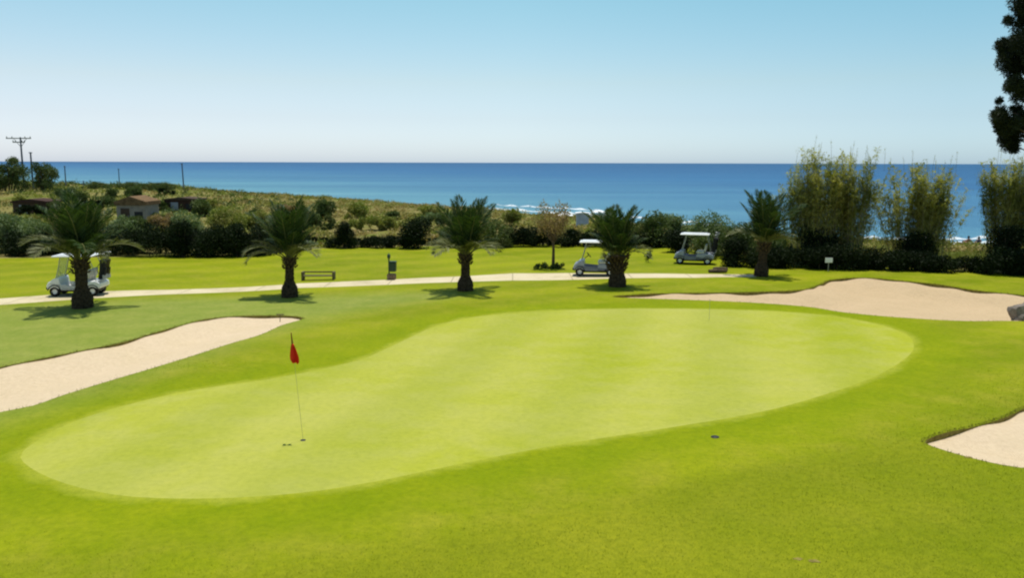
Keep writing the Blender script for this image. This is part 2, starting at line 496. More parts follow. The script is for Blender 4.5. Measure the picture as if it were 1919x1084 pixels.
def glassmat():
    m, nt, out = newmat('clear_windscreen')
    g = N(nt, 'ShaderNodeBsdfGlossy'); g.inputs['Roughness'].default_value = .08
    g.inputs['Color'].default_value = (.9, .93, .95, 1)
    t = N(nt, 'ShaderNodeBsdfTransparent'); t.inputs['Color'].default_value = (.86, .9, .9, 1)
    d = N(nt, 'ShaderNodeBsdfDiffuse'); d.inputs['Color'].default_value = (.7, .72, .66, 1)
    a = N(nt, 'ShaderNodeMixShader'); a.inputs[0].default_value = .45
    nt.links.new(g.outputs[0], a.inputs[1]); nt.links.new(d.outputs[0], a.inputs[2])
    b = N(nt, 'ShaderNodeMixShader'); b.inputs[0].default_value = .5
    nt.links.new(t.outputs[0], b.inputs[1]); nt.links.new(a.outputs[0], b.inputs[2])
    nt.links.new(b.outputs[0], out.inputs[0]); return m
M['glass'] = glassmat()

# ------------------------------------------------------------------ outlines on the ground
def catmull(pts, step):
    P = [Vector((p[0], p[1])) for p in pts]; n = len(P); out = []
    for i in range(n):
        p0, p1, p2, p3 = P[i - 1], P[i], P[(i + 1) % n], P[(i + 2) % n]
        k = max(2, int((p2 - p1).length / step))
        for j in range(k):
            t = j / k
            q = 0.5 * ((2 * p1) + (-p0 + p2) * t + (2 * p0 - 5 * p1 + 4 * p2 - p3) * t * t + (-p0 + 3 * p1 - 3 * p2 + p3) * t ** 3)
            out.append((q.x, q.y))
    return out

def ground_poly(pix, step=.35):
    return np.array(catmull([G(*p) for p in pix], step))

def inside(poly, x, y):
    x = np.asarray(x); y = np.asarray(y); r = np.zeros(x.shape, bool)
    px, py = poly[:, 0], poly[:, 1]; j = len(poly) - 1
    for i in range(len(poly)):
        c = ((py[i] > y) != (py[j] > y))
        with np.errstate(divide='ignore', invalid='ignore'):
            xi = (px[j] - px[i]) * (y - py[i]) / (py[j] - py[i] + 1e-12) + px[i]
        r ^= c & (x < xi); j = i
    return r

def pdist(poly, x, y):
    """distance to polygon outline"""
    d = np.full(np.shape(x), 1e9)
    A = poly; B = np.roll(poly, -1, 0)
    for a, b in zip(A, B):
        ab = b - a; L = ab @ ab + 1e-12
        t = np.clip(((x - a[0]) * ab[0] + (y - a[1]) * ab[1]) / L, 0, 1)
        d = np.minimum(d, np.hypot(x - a[0] - t * ab[0], y - a[1] - t * ab[1]))
    return d

def offset(poly, r, step=.6):
    """outward offset of a closed outline"""
    area = 0.5 * np.sum(poly[:, 0] * np.roll(poly[:, 1], -1) - np.roll(poly[:, 0], -1) * poly[:, 1])
    t = np.roll(poly, -3, 0) - np.roll(poly, 3, 0)
    nrm = np.stack([t[:, 1], -t[:, 0]], 1) / (np.linalg.norm(t, axis=1)[:, None] + 1e-9)
    if area < 0: nrm = -nrm
    s = np.cumsum(np.linalg.norm(poly - np.roll(poly, 1, 0), axis=1))
    rr = r * (1 + .12 * np.sin(s * .35))
    q = poly + nrm * rr[:, None]
    d = pdist(poly, q[:, 0], q[:, 1])
    q = q[d > r * .8]
    return q[::2]

green_px = [(38, 858), (60, 833), (110, 803), (200, 770), (330, 738), (420, 723), (500, 712), (600, 693), (680, 673), (720, 656), (760, 637),
            (810, 614), (870, 598), (960, 587), (1080, 581), (1200, 579), (1330, 580), (1450, 584), (1550, 592), (1640, 607), (1698, 627), (1712, 645),
            (1705, 665), (1660, 696), (1600, 722), (1500, 754), (1400, 778), (1250, 803), (1100, 826), (1000, 843), (850, 873), (700, 904), (560, 925),
            (400, 935), (250, 932), (150, 915), (75, 888)]
bunkL_px = [(-260, 740), (-100, 708), (0, 689), (81, 672), (142, 660), (203, 648), (252, 636), (284, 626), (345, 609), (386, 599), (446, 593), (528, 592), (568, 597),
            (528, 610), (487, 628), (426, 646), (365, 666), (284, 691), (203, 715), (122, 740), (61, 761), (0, 773), (-120, 805), (-300, 840)]
bunkR_px = [(1150, 557), (1200, 552), (1260, 550), (1400, 548), (1500, 544), (1537, 534), (1559, 525), (1621, 521), (1714, 529), (1769, 535), (1824, 544), (1919, 554), (2050, 568), (2120, 590),
            (2050, 606), (1895, 602), (1806, 602), (1695, 596), (1584, 586), (1511, 575), (1400, 567), (1280, 562)]
bunkN_px = [(1733, 830), (1747, 820), (1779, 810), (1825, 801), (1860, 791), (1896, 778), (1925, 764), (2000, 742), (2150, 735), (2300, 790),
            (2250, 900), (2080, 905), (1919, 878), (1878, 872), (1825, 860), (1768, 844)]
path_px_hi = [(-260, 578), (-100, 570), (0, 560), (200, 546), (320, 543.5), (560, 531.5), (730, 524.5), (860, 518.5), (960, 512.5), (1060, 512), (1160, 513), (1300, 514), (1418, 514.5)]
path_px_lo = [(1418, 519.5), (1300, 521), (1160, 522), (1060, 525), (960, 526), (860, 529), (730, 534), (560, 540), (320, 552), (200, 558), (0, 572), (-100, 582), (-260, 592)]

greenP = ground_poly(green_px, .35)
bunkers = [ground_poly(bunkL_px, .3), ground_poly(bunkR_px, .35), ground_poly(bunkN_px, .2)]
def polyline(pix, step=.6):
    P = [G(*p) for p in pix]; out = []
    for a, b in zip(P[:-1], P[1:]):
        k = max(1, int((b - a).length / step))
        for j in range(k):
            q = a.lerp(b, j / k); out.append((q.x, q.y))
    out.append((P[-1].x, P[-1].y)); return out
pathP = np.array(polyline(path_px_hi) + polyline(path_px_lo))
_c = offset(greenP, 1.25)
collarP = np.array(_c)
# keep the collar clear of the sand
keep = np.ones(len(collarP), bool)
for b in bunkers: keep &= ~(inside(b, collarP[:, 0], collarP[:, 1])) & (pdist(b, collarP[:, 0], collarP[:, 1]) > .15)
collarP = collarP[keep]

far_px = [(-700, 490), (0, 486), (200, 484), (480, 481), (600, 467), (760, 464), (1000, 459), (1250, 458), (1320, 470), (1390, 492), (1450, 499), (1650, 503), (1919, 516), (2500, 535)]
fr = [G(*p) for p in far_px]
courseP = np.array([(-130, -30), (-130, fr[0].y)] + [(p.x, p.y + .5) for p in fr] + [(130, fr[-1].y), (130, -30)])

# ------------------------------------------------------------------ ground, one watertight sheet split by use
def cdt(points, loops):
    V = []; E = []
    for lp in loops:
        b = len(V); V += [Vector((float(p[0]), float(p[1]))) for p in lp]
        E += [(b + i, b + (i + 1) % len(lp)) for i in range(len(lp))]
    V += [Vector((float(p[0]), float(p[1]))) for p in points]
    r = delaunay_2d_cdt(V, E, [], 0, 1e-4)
    v = np.array([(p.x, p.y) for p in r[0]]); f = np.array([tuple(t) for t in r[2]], int)
    return v, f

pts = []
def grid(x0, x1, y0, y1, s):
    xs = np.arange(x0, x1, s); ys = np.arange(y0, y1, s)
    gx, gy = np.meshgrid(xs, ys)
    gx = gx + rng.uniform(-.2, .2, gx.shape) * s; gy = gy + rng.uniform(-.2, .2, gy.shape) * s
    return np.stack([gx.ravel(), gy.ravel()], 1)
pts.append(grid(-16, 24, 9, 30, .5)); pts.append(grid(-26, -16.2, 8, 42, .8)); pts.append(grid(24.2, 30, 8, 42, .8)); pts.append(grid(-16, 24, 30.3, 42, .8))
pts.append(grid(-44, 44, 42, 66, 1.1))
pts.append(grid(-110, 110, 66, 140, 2.2))
pts.append(grid(-200, 130, 140, 330, 6))
pts.append(grid(-130, -27, -30, 66, 5)); pts.append(grid(31, 130, -30, 66, 5)); pts.append(grid(-26, 30, -30, 7, 4))
PT = np.concatenate(pts)
hull = np.array([(-400, -60), (400, -60), (400, 420), (-400, 420)])
V2, F2 = cdt(PT, [hull, courseP, greenP, pathP] + bunkers)
cen = V2[F2].mean(1); cx, cy = cen[:, 0], cen[:, 1]
inC = inside(courseP, cx, cy); inG = inside(greenP, cx, cy); inK = np.zeros(len(cx), bool)
inB = np.zeros(len(cx), bool)
for b in bunkers: inB |= inside(b, cx, cy)
inP = inside(pathP, cx, cy)
Z2 = H(V2[:, 0], V2[:, 1])
# orient up
def region(name, sel, mat, dz=0.0):
    f = F2[sel]
    a = V2[f[:, 0]]; b = V2[f[:, 1]]; c = V2[f[:, 2]]
    cr = (b[:, 0] - a[:, 0]) * (c[:, 1] - a[:, 1]) - (b[:, 1] - a[:, 1]) * (c[:, 0] - a[:, 0])
    f = np.where((cr < 0)[:, None], f[:, ::-1], f)
    used, inv = np.unique(f, return_inverse=True)
    v = np.column_stack([V2[used], Z2[used] + dz])
    me = np_mesh(name, v, inv.reshape(f.shape), smooth=True)
    if name == 'fairway':
        gd = pdist(greenP, v[:, 0], v[:, 1])
        longp = ground_poly([(300, 1120), (520, 1058), (720, 1022), (900, 983), (1100, 942), (1300, 900), (1480, 866), (1640, 838), (1735, 826), (1900, 860), (2300, 930), (2600, 1300), (1000, 1500), (300, 1400)], 1.0)
        sgn = np.where(inside(longp, v[:, 0], v[:, 1]), 1, -1) * pdist(longp, v[:, 0], v[:, 1])
        palep = ground_poly([(-300, 600), (0, 574), (400, 556), (750, 546), (900, 552), (760, 575), (640, 596), (560, 618), (400, 668), (200, 740), (0, 800), (-300, 860)], 1.0)
        sg2 = np.where(inside(palep, v[:, 0], v[:, 1]), 1, -1) * pdist(palep, v[:, 0], v[:, 1])
        for nm, val in (('from_green', gd), ('longer_turf', sstep(-.35, .5, sgn)), ('pale_turf', sstep(-1.2, 2.2, sg2))):
            a_ = me.attributes.new(nm, 'FLOAT', 'POINT'); a_.data.foreach_set('value', np.asarray(val, np.float32))
    o = link(name, me, mat); tag(o, kind='structure'); return o
region('putting_green', inG, M['green'])
region('cart_path', inP, M['pathm'])
region('fairway', inC & ~inG & ~inK & ~inB & ~inP, M['fairway'])
nearsea = H(cx, cy) < -1.9
region('dunes', ~inC & ~nearsea, M['dune'])
region('beach', ~inC & nearsea, M['beach'])

# sea: one sheet reaching the horizon
sx = np.concatenate([-np.geomspace(90000, 300, 14), np.linspace(-280, 280, 40), np.geomspace(300, 90000, 14)])
sy = np.concatenate([np.linspace(60, 400, 60), np.geomspace(430, 90000, 30)])
gx, gy = np.meshgrid(sx, sy)
vz = np.full(gx.shape, SEA)
nx, ny = len(sx), len(sy)
ii = (np.arange(ny - 1)[:, None] * nx + np.arange(nx - 1)[None, :]).ravel()
o = link('sea', np_mesh('sea', np.column_stack([gx.ravel(), gy.ravel(), vz.ravel()]), np.column_stack([ii, ii + 1, ii + nx + 1, ii + nx]), True), M['sea'])
tag(o, kind='structure')

# surf breaking along the shore
def surf(px0, px1, yf, thick, name, seed):
    r = np.random.default_rng(seed)
    n = 90; vs = []; fs = []
    ph = r.uniform(0, 6, 6)
    for i in range(n + 1):
        t = i / n; px = px0 + (px1 - px0) * t
        d = ray(px, 304); Y = yf(px) + .8 * math.sin(t * 17 + ph[0]) + .5 * math.sin(t * 43 + ph[1])
        w = thick * max(.06, math.sin(PI * t) ** .5) * (.55 + .45 * math.sin(t * 29 + ph[2]) * math.sin(t * 11 + ph[3])) 
        x = EYE.x + d.x / d.y * Y
        for k, (q, z) in enumerate(((0, .02), (.25, .16), (.6, .30), (.85, .14), (1, .02))):
            vs.append((x, Y - w / 2 + w * q, SEA + z * (.5 + .5 * math.sin(t * 37 + k))+.02))
        if i:
            for k in range(4):
                b = (i - 1) * 5 + k; fs.append((b, b + 5, b + 6, b + 1))
    o = link(name, np_mesh(name, vs, fs, True), M['foam']); tag(o, kind='structure')
surf(890, 1150, lambda p: np.interp(p, [890, 1150], [170, 146]), 7, 'breaking_surf', 1)
surf(930, 1120, lambda p: np.interp(p, [890, 1150], [186, 160]), 4, 'breaking_surf', 2)
surf(1590, 1920, lambda p: 97.5, 3.0, 'breaking_surf', 3)
surf(1600, 1900, lambda p: 103.0, 1.6, 'breaking_surf', 4)
surf(1150, 1450, lambda p: np.interp(p, [1150, 1450], [146, 112]), 3.0, 'breaking_surf', 5)

# bunkers: lip and bowl of sand
bunker_names = ['sand_bunker', 'sand_bunker', 'sand_bunker']
rimV = []; rimF = []; rimT = []
for bi, P in enumerate(bunkers):
    n = len(P)
    lipmax = (.12, .15, .17)[bi]; depth = (.30, .35, .30)[bi]
    ctr = P.mean(0)
    nrm = np.roll(P, -1, 0) - np.roll(P, 1, 0)
    s = np.cumsum(np.linalg.norm(P - np.roll(P, 1, 0), axis=1))
    lip = lipmax * (.62 + .28 * np.sin(s * .9 + bi) + .22 * np.sin(s * 2.7 + 2 * bi))
    zt = H(P[:, 0], P[:, 1])
    # near edges are rolled flat, far edges are cut
    tang = nrm / (np.linalg.norm(nrm, axis=1)[:, None] + 1e-9)
    area = 0.5 * np.sum(P[:, 0] * np.roll(P[:, 1], -1) - np.roll(P[:, 0], -1) * P[:, 1])
    outn = np.stack([tang[:, 1], -tang[:, 0]], 1) * (1 if area > 0 else -1)
    farw = np.clip(outn[:, 1] * 1.6 + .3, .12, 1)
    lip = lip * farw
    # sand
    x0, y0 = P.min(0); x1, y1 = P.max(0)
    gp = grid(x0, x1, y0, y1, .45)
    gp = gp[inside(P, gp[:, 0], gp[:, 1]) & (pdist(P, gp[:, 0], gp[:, 1]) > .12)]
    v, f = cdt(gp, [P])
    c = v[f].mean(1); f = f[inside(P, c[:, 0], c[:, 1])]
    d = pdist(P, v[:, 0], v[:, 1])
    # nearest outline lip height
    idx = np.argmin((v[:, 0, None] - P[None, :, 0]) ** 2 + (v[:, 1, None] - P[None, :, 1]) ** 2, axis=1)
    z = H(v[:, 0], v[:, 1]) - lip[idx] - depth * sstep(0, 2.2, d) + .03 * np.sin(v[:, 0] * 2.1) * np.sin(v[:, 1] * 1.7)
    z = np.where(d < 1e-3, zt[idx] - lip[idx], z)
    a, b_, c_ = v[f[:, 0]], v[f[:, 1]], v[f[:, 2]]
    cr = (b_[:, 0] - a[:, 0]) * (c_[:, 1] - a[:, 1]) - (b_[:, 1] - a[:, 1]) * (c_[:, 0] - a[:, 0])
    f = np.where((cr < 0)[:, None], f[:, ::-1], f)
    o = link('sand_bunker', np_mesh('sand_bunker', np.column_stack([v, z]), f, True), M['sandR'] if bi == 1 else M['sand']); tag(o, kind='structure')
    # lip strip
    vs = np.concatenate([np.column_stack([P, zt]), np.column_stack([P - outn * 0.0, zt - lip])])
    i = np.arange(n); j = (i + 1) % n
    o = link('bunker_lip', np_mesh('bunker_lip', vs, np.column_stack([i, j, j + n, i + n]), True), M['lip']); tag(o, kind='structure')
    # blades hanging over the rim
    for k in range(n):
        m = 26 if farw[k] > .5 else 10
        a = P[k]; b = P[(k + 1) % n]
        for q in range(m):
            t = rng.random(); p = a + (b - a) * t + outn[k] * rng.uniform(-.01, .10)
            zz = float(zt[k]); hgt = rng.uniform(.03, .085)
            an = rng.uniform(0, 2 * PI); w = rng.uniform(.004, .010)
            lean = -outn[k] * rng.uniform(-.2, .9) * hgt
            bI = len(rimV)
            rimV += [(p[0] - w * math.cos(an), p[1] - w * math.sin(an), zz), (p[0] + w * math.cos(an), p[1] + w * math.sin(an), zz), (p[0] + lean[0], p[1] + lean[1], zz + hgt * rng.uniform(.3, 1))]
            rimF.append((bI, bI + 1, bI + 2)); tt = rng.random(); rimT += [tt] * 3
o = link('rim_grass', np_mesh('rim_grass', rimV, rimF, tint=rimT), M['rim']); tag(o, 'longer dry grass fringing the edges of the sand bunkers', 'grass', kind='stuff')

# short grass blades in the foreground turf
nb = 130000
yy = 11.2 + (25 - 11.2) * rng.random(nb) ** 1.5
xx = rng.uniform(-1, 1, nb) * (yy * .63 + .6)
ok = ~inside(greenP, xx, yy) & (rng.random(nb) < sstep(1.2, 4.5, pdist(greenP[::4], xx, yy)))
for b in bunkers: ok &= ~inside(b, xx, yy)
xx, yy = xx[ok], yy[ok]; nb = len(xx)
zz = H(xx, yy); an = rng.uniform(0, 2 * PI, nb); hg = rng.uniform(.010, .026, nb) * (1 + (yy - 11) * .02); w = rng.uniform(.0025, .005, nb) * (1 + (yy - 11) * .1)
lx = rng.normal(0, .014, nb); ly = rng.normal(0, .014, nb)
v = np.empty((nb, 3, 3)); v[:, 0] = np.stack([xx - w * np.cos(an), yy - w * np.sin(an), zz - .002], 1)
v[:, 1] = np.stack([xx + w * np.cos(an), yy + w * np.sin(an), zz - .002], 1); v[:, 2] = np.stack([xx + lx, yy + ly, zz + hg], 1)
tt = np.repeat(rng.random(nb), 3)
o = link('grass_blades', np_mesh('grass_blades', v.reshape(-1, 3), np.arange(nb * 3).reshape(-1, 3), tint=tt), M['blade'])
tag(o, 'short mown grass blades across the foreground turf', 'grass', kind='stuff')

# ------------------------------------------------------------------ foliage
def leaves(cent, nrm, size, aspect=.5, tint=None, r=rng, hang=0.0):
    """rhombic leaves at cent (n,3); nrm rough outward direction"""
    n = len(cent)
    a = r.normal(size=(n, 3)); a += nrm * .7; a[:, 2] -= hang
    a /= np.linalg.norm(a, axis=1)[:, None]
    b = np.cross(a, r.normal(size=(n, 3))); b /= np.linalg.norm(b, axis=1)[:, None] + 1e-9
    s = (size * r.uniform(.6, 1.4, n))[:, None]
    v = np.empty((n, 4, 3))
    v[:, 0] = cent; v[:, 1] = cent + a * s * .5 + b * s * aspect * .5
    v[:, 2] = cent + a * s; v[:, 3] = cent + a * s * .5 - b * s * aspect * .5
    if tint is None: tint = r.random(n)
    return v.reshape(-1, 3), np.arange(n * 4).reshape(-1, 4), np.repeat(tint, 4)

def bush_mesh(name, w, d, h, seed, nlobe=14, nleaf=5000, lsize=.12, fill=.35, flat=False, lobe=.34, base=0.0, aspect=.5):
    r = np.random.default_rng(seed)
    cs = []; ns = []; tn = []
    for k in range(nlobe):
        if flat:
            c = np.array([r.uniform(-.5, .5) * w, r.uniform(-.4, .4) * d, base + r.uniform(.2, .82) * (h - base)])
        else:
            th = r.uniform(0, 2 * PI); u = r.uniform(0, 1) ** .6
            zc = r.uniform(.12, .80)
            rad = math.sqrt(max(.05, 1 - (max(0, zc - .35) / .62) ** 2)) * (1 - lobe * .8)
            c = np.array([math.cos(th) * u * rad * w / 2, math.sin(th) * u * rad * d / 2, base + zc * (h - base)])
        R = lobe * min(w, h - base, 3.0) * r.uniform(.6, 1.15) * .62
        m = int(nleaf / nlobe)
        dv = r.normal(size=(m, 3)); dv /= np.linalg.norm(dv, axis=1)[:, None]
        rr = np.where(r.random(m) < fill, r.random(m) ** .5, r.uniform(.8, 1.18, m))
        p = c + dv * rr[:, None] * R * np.array([1.15, 1.1, .95])
        p[:, 2] = np.maximum(p[:, 2], .02)
        cs.append(p); ns.append(dv); tn.append(np.clip(r.uniform(.15, .85) + r.normal(0, .25, m), 0, 1))
    c = np.concatenate(cs); nn = np.concatenate(ns); t = np.concatenate(tn)
    v, f, tt = leaves(c, nn, lsize, aspect, t, r)
    return np_mesh(name, v, f, tint=tt)

def stems(e, w, h, seed, n=5, r0=.05):
    r = random.Random(seed)
    for k in range(n):
        a = r.uniform(0, 2 * PI); L = r.uniform(.5, .8) * h; o = r.uniform(.1, .28) * w
        p0 = Vector((math.cos(a) * .06 * w, math.sin(a) * .06 * w, 0))
        p2 = Vector((math.cos(a) * o, math.sin(a) * o, L)); p1 = p0.lerp(p2, .5) + Vector((0, 0, .1 * h))
        MB().tube([p0 - Vector((0, 0, .1)), p0, p1, p2], [r0, r0, r0 * .6, r0 * .25], 6).build('stem', M['bark'], e)

_cache = {}
def bush(name, loc, w, d, h, mat, label, cat='shrub', group=None, seed=1, rz=0, **kw):
    e = empty(name, loc, rz)
    tag(e, label, cat, group)
    me = bush_mesh('foliage', w, d, h, seed, **kw)
    link('foliage', me, mat, e)
    rr = random.Random(seed)
    if kw.get('flat'):
        n = max(3, int(w / .9))
        for k in range(n):
            x = (k + .5) / n * w - w / 2
            MB().tube([(x, 0, -.1), (x + rr.uniform(-.1, .1), 0, h * .4), (x + rr.uniform(-.25, .25), rr.uniform(-.1, .1), h * .7)], [.04, .03, .012], 5).build('stem', M['bark'], e)
    else: stems(e, w, h, seed, 5, .022 * h)
    return e

def bushpx(name, px, Y, wpx, toppy, mat, label, depth=None, **kw):
    """bush whose foot is on the ground in column px at depth Y, wpx wide in the photo and reaching photo row toppy"""
    p = XY(px, Y); w = wpx * Y / FPX; top = AT(px, toppy, Y).z
    h = max(.3, top - p.z)
    return bush(name, p, w, depth or max(.8, min(w, 2.4)), h, mat, label, **kw)

# ------------------------------------------------------------------ date palms
def frond_mesh(L, droop, seed, nl=46, leaf=.42, curl=.0):
    r = np.random.default_rng(seed)
    vs = []; fs = []; tn = []
    def rp(t):
        a = droop * t ** 1.6
        return np.array([0, 0, 0]) if t <= 0 else None
    # rachis in XZ plane, starts along +X, bends down
    n = 14; P = [np.zeros(3)]; ang = 0.0
    for i in range(n):
        t = (i + .5) / n; ang = -droop * t ** 1.5
        side = curl * t
        P.append(P[-1] + np.array([math.cos(ang) * math.cos(side), math.sin(side) * math.cos(ang), math.sin(ang)]) * L / n)
    P = np.array(P)
    def at(t):
        q = t * n; i = min(int(q), n - 1); f = q - i
        d = P[i + 1] - P[i]; d /= np.linalg.norm(d)
        return P[i] * (1 - f) + P[i + 1] * f, d
    for k in range(nl):
        t = .13 + .87 * (k + .5) / nl
        p, d = at(t)
        up = np.cross(np.cross(d, [0, 0, 1.0]), d); up /= np.linalg.norm(up) + 1e-9
        sd = np.cross(d, up)
        ll = leaf * math.sin(PI * min(1, (.18 + .86 * t))) ** .7 * r.uniform(.85, 1.12) + .07
        for s in (-1, 1):
            fw = r.uniform(.55, .8) + .45 * t
            dr = d * fw + sd * s * (1.0) + up * r.uniform(.12, .5)
            dr /= np.linalg.norm(dr)
            wv = np.cross(dr, up); wv /= np.linalg.norm(wv) + 1e-9
            wv = wv * .8 + up * r.uniform(-.5, .5); w = .0115
            tip = p + dr * ll + np.array([0, 0, -1]) * ll * r.uniform(.05, .3)
            mid = p + dr * ll * .55
            b = len(vs); vs += [p, mid + wv * w, tip, mid - wv * w]; fs.append((b, b + 1, b + 2, b + 3))
            q = float(np.clip(r.normal(.5, .25), 0, 1)); tn += [q] * 4
    return np.array(vs), np.array(fs), np.array(tn), P

frond_lib = []
for i in range(10):
    dr = (.45, .7, .95, 1.2, 1.45, 1.7, 2.0, .25, 2.3, 1.0)[i]
    v, f, t, P = frond_mesh(1.0, dr, 100 + i, curl=(-.25, .2, .1, -.15, .3, -.1, .15, .05, -.2, .3)[i], leaf=.24)
    me = np_mesh('frond', v, f, tint=t); me.materials.append(M['frond'])
    old = me.copy(); old.materials.clear(); old.materials.append(M['frond_old'])
    rb = MB().tube([Vector(p) for p in P], [.013 * (1 - .8 * k / (len(P) - 1)) for k in range(len(P))], 5)
    mm = bpy.data.meshes.new('midrib'); mm.from_pydata(rb.v, [], rb.f); mm.materials.append(M['rachis']); mm.update()
    frond_lib.append((dr, me, old, mm))

def date_palm(loc, label, th, tr_base, tr_top, R, top, seed, nf=46, stubby=False, rz=0, Rlow=2.2):
    """th trunk height, R crown radius, top total height"""
    r = random.Random(seed)
    e = empty('date_palm', loc, rz)
    tag(e, label, 'palm tree', 'date palms along the cart path')
    # trunk with diamond leaf scars
    n = 26; rings = int(th / .07) + 4; vs = []; fs = []
    for i in range(rings + 1):
        t = i / rings; z = -.12 + t * (th + .12)
        rad = tr_base + (tr_top - tr_base) * float(sstep(.22, .5, t))
        if t > .8: rad += (t - .8) / .2 * (.04 if not stubby else .22)
        for k in range(n):
            a = 2 * PI * k / n
            ph = (k * .5 + i * .5)
            bmpv = .022 * (abs(math.sin(ph * PI / 1.0 + i * .4)) + .6 * math.sin(i * 1.9 + k * 2.1))
            rr = rad + bmpv + r.uniform(-.01, .01)
            vs.append((math.cos(a) * rr, math.sin(a) * rr, z))
        if i:
            for k in range(n):
                j = (k + 1) % n; b = (i - 1) * n
                fs.append((b + k, b + j, b + n + j, b + n + k))
    fs.append(tuple(range(rings * n, rings * n + n)))
    me = bpy.data.meshes.new('trunk'); me.from_pydata(vs, [], fs); me.update()
    link('trunk', me, M['ptrunk'], e)
    # cut leaf bases around the head of the trunk
    mb = MB(); ns = 60 if stubby else 34
    for k in range(ns):
        a = k * 2.39996; z = th * (.45 if stubby else .72) + (k / ns) * th * (.55 if stubby else .3)
        rad = tr_top + (.12 if not stubby else .05 + .2 * k / ns)
        L = r.uniform(.14, .26) + (.12 if stubby else 0)
        d = Vector((math.cos(a), math.sin(a), .9)); d.normalize()
        p = Vector((math.cos(a) * (rad - .06), math.sin(a) * (rad - .06), z))
        mb.tube([p, p + d * L * .45, p + d * L * .8], [.045, .038, .02], 5)
    mb.build('leaf_base', M['stub'], e)
    Lb = R
    for k in range(nf):
        t = (k + .5) / nf                       # 0 oldest/lowest .. 1 youngest/upright
        el = math.radians((34 + 90 * t if t < .12 else 38 + 46 * ((t - .12) / .88) ** .9) + r.uniform(-6, 6))
        az = k * 2.39996 + r.uniform(-.25, .25)
        hgt = top - th
        L = R * (1.12 - .05 * t) if el < 1.0 else R * .5 + hgt * .5
        L *= r.uniform(.82, 1.12)
        if t < .12: L = Rlow * r.uniform(.85, 1.08)
        if el > 1.05: L = hgt * r.uniform(.84, 1.08)
        want = (1.6 if t < .12 else .85 - .65 * t) + r.uniform(-.2, .2)
        idx = min(range(10), key=lambda q: abs(frond_lib[q][0] - want) + (.15 if q % 2 else 0) * r.random())
        dr, me, old, mm = frond_lib[idx]
        f = bpy.data.objects.new('frond', old if t < .10 or (t < .3 and r.random() < .3) else me)
        COL.objects.link(f); f.parent = e
        f.location = (math.cos(az) * tr_top * .5, math.sin(az) * tr_top * .5, th - .08 + .22 * t)
        f.rotation_euler = Euler((r.uniform(-.3, .3), -el, az), 'XYZ')
        f.scale = (L * 1.08, L * 1.08, L * 1.08)
        g = bpy.data.objects.new('midrib', mm); COL.objects.link(g); g.parent = f
    e.rotation_euler = (r.uniform(-.035, .035), r.uniform(-.045, .045), rz)
    return e

palms = [
    (155, 577, 2.0, .40, .22, 1.5, 4.4, 11, 'date palm standing in front of the golf cart at the far left', False, 40, 2.45),
    (543, 557, 1.8, .36, .18, 1.45, 4.2, 12, 'date palm beside the low bench with drooping lower fronds', False, 36, 2.2),
    (872, 545, 1.7, .36, .19, 1.45, 4.05, 13, 'slim date palm at the middle of the row with fronds spreading wide', False, 34, 2.35),
    (1157, 537, 1.5, .42, .32, 1.35, 3.75, 14, 'squat date palm with a thick stubby head hiding the rear of a golf cart', True, 40, 1.7),
    (1426, 518, 1.8, .36, .21, 1.3, 4.25, 15, 'date palm nearest the reeds, at the end of the cart path', False, 36, 1.9),
]
for (px, py, th, rb, rt, R, top, sd, lab, st, nf, rl) in palms:
    date_palm(G(px, py), lab, th, rb, rt, R, top, sd, nf, st, rz=sd * 1.3, Rlow=rl)

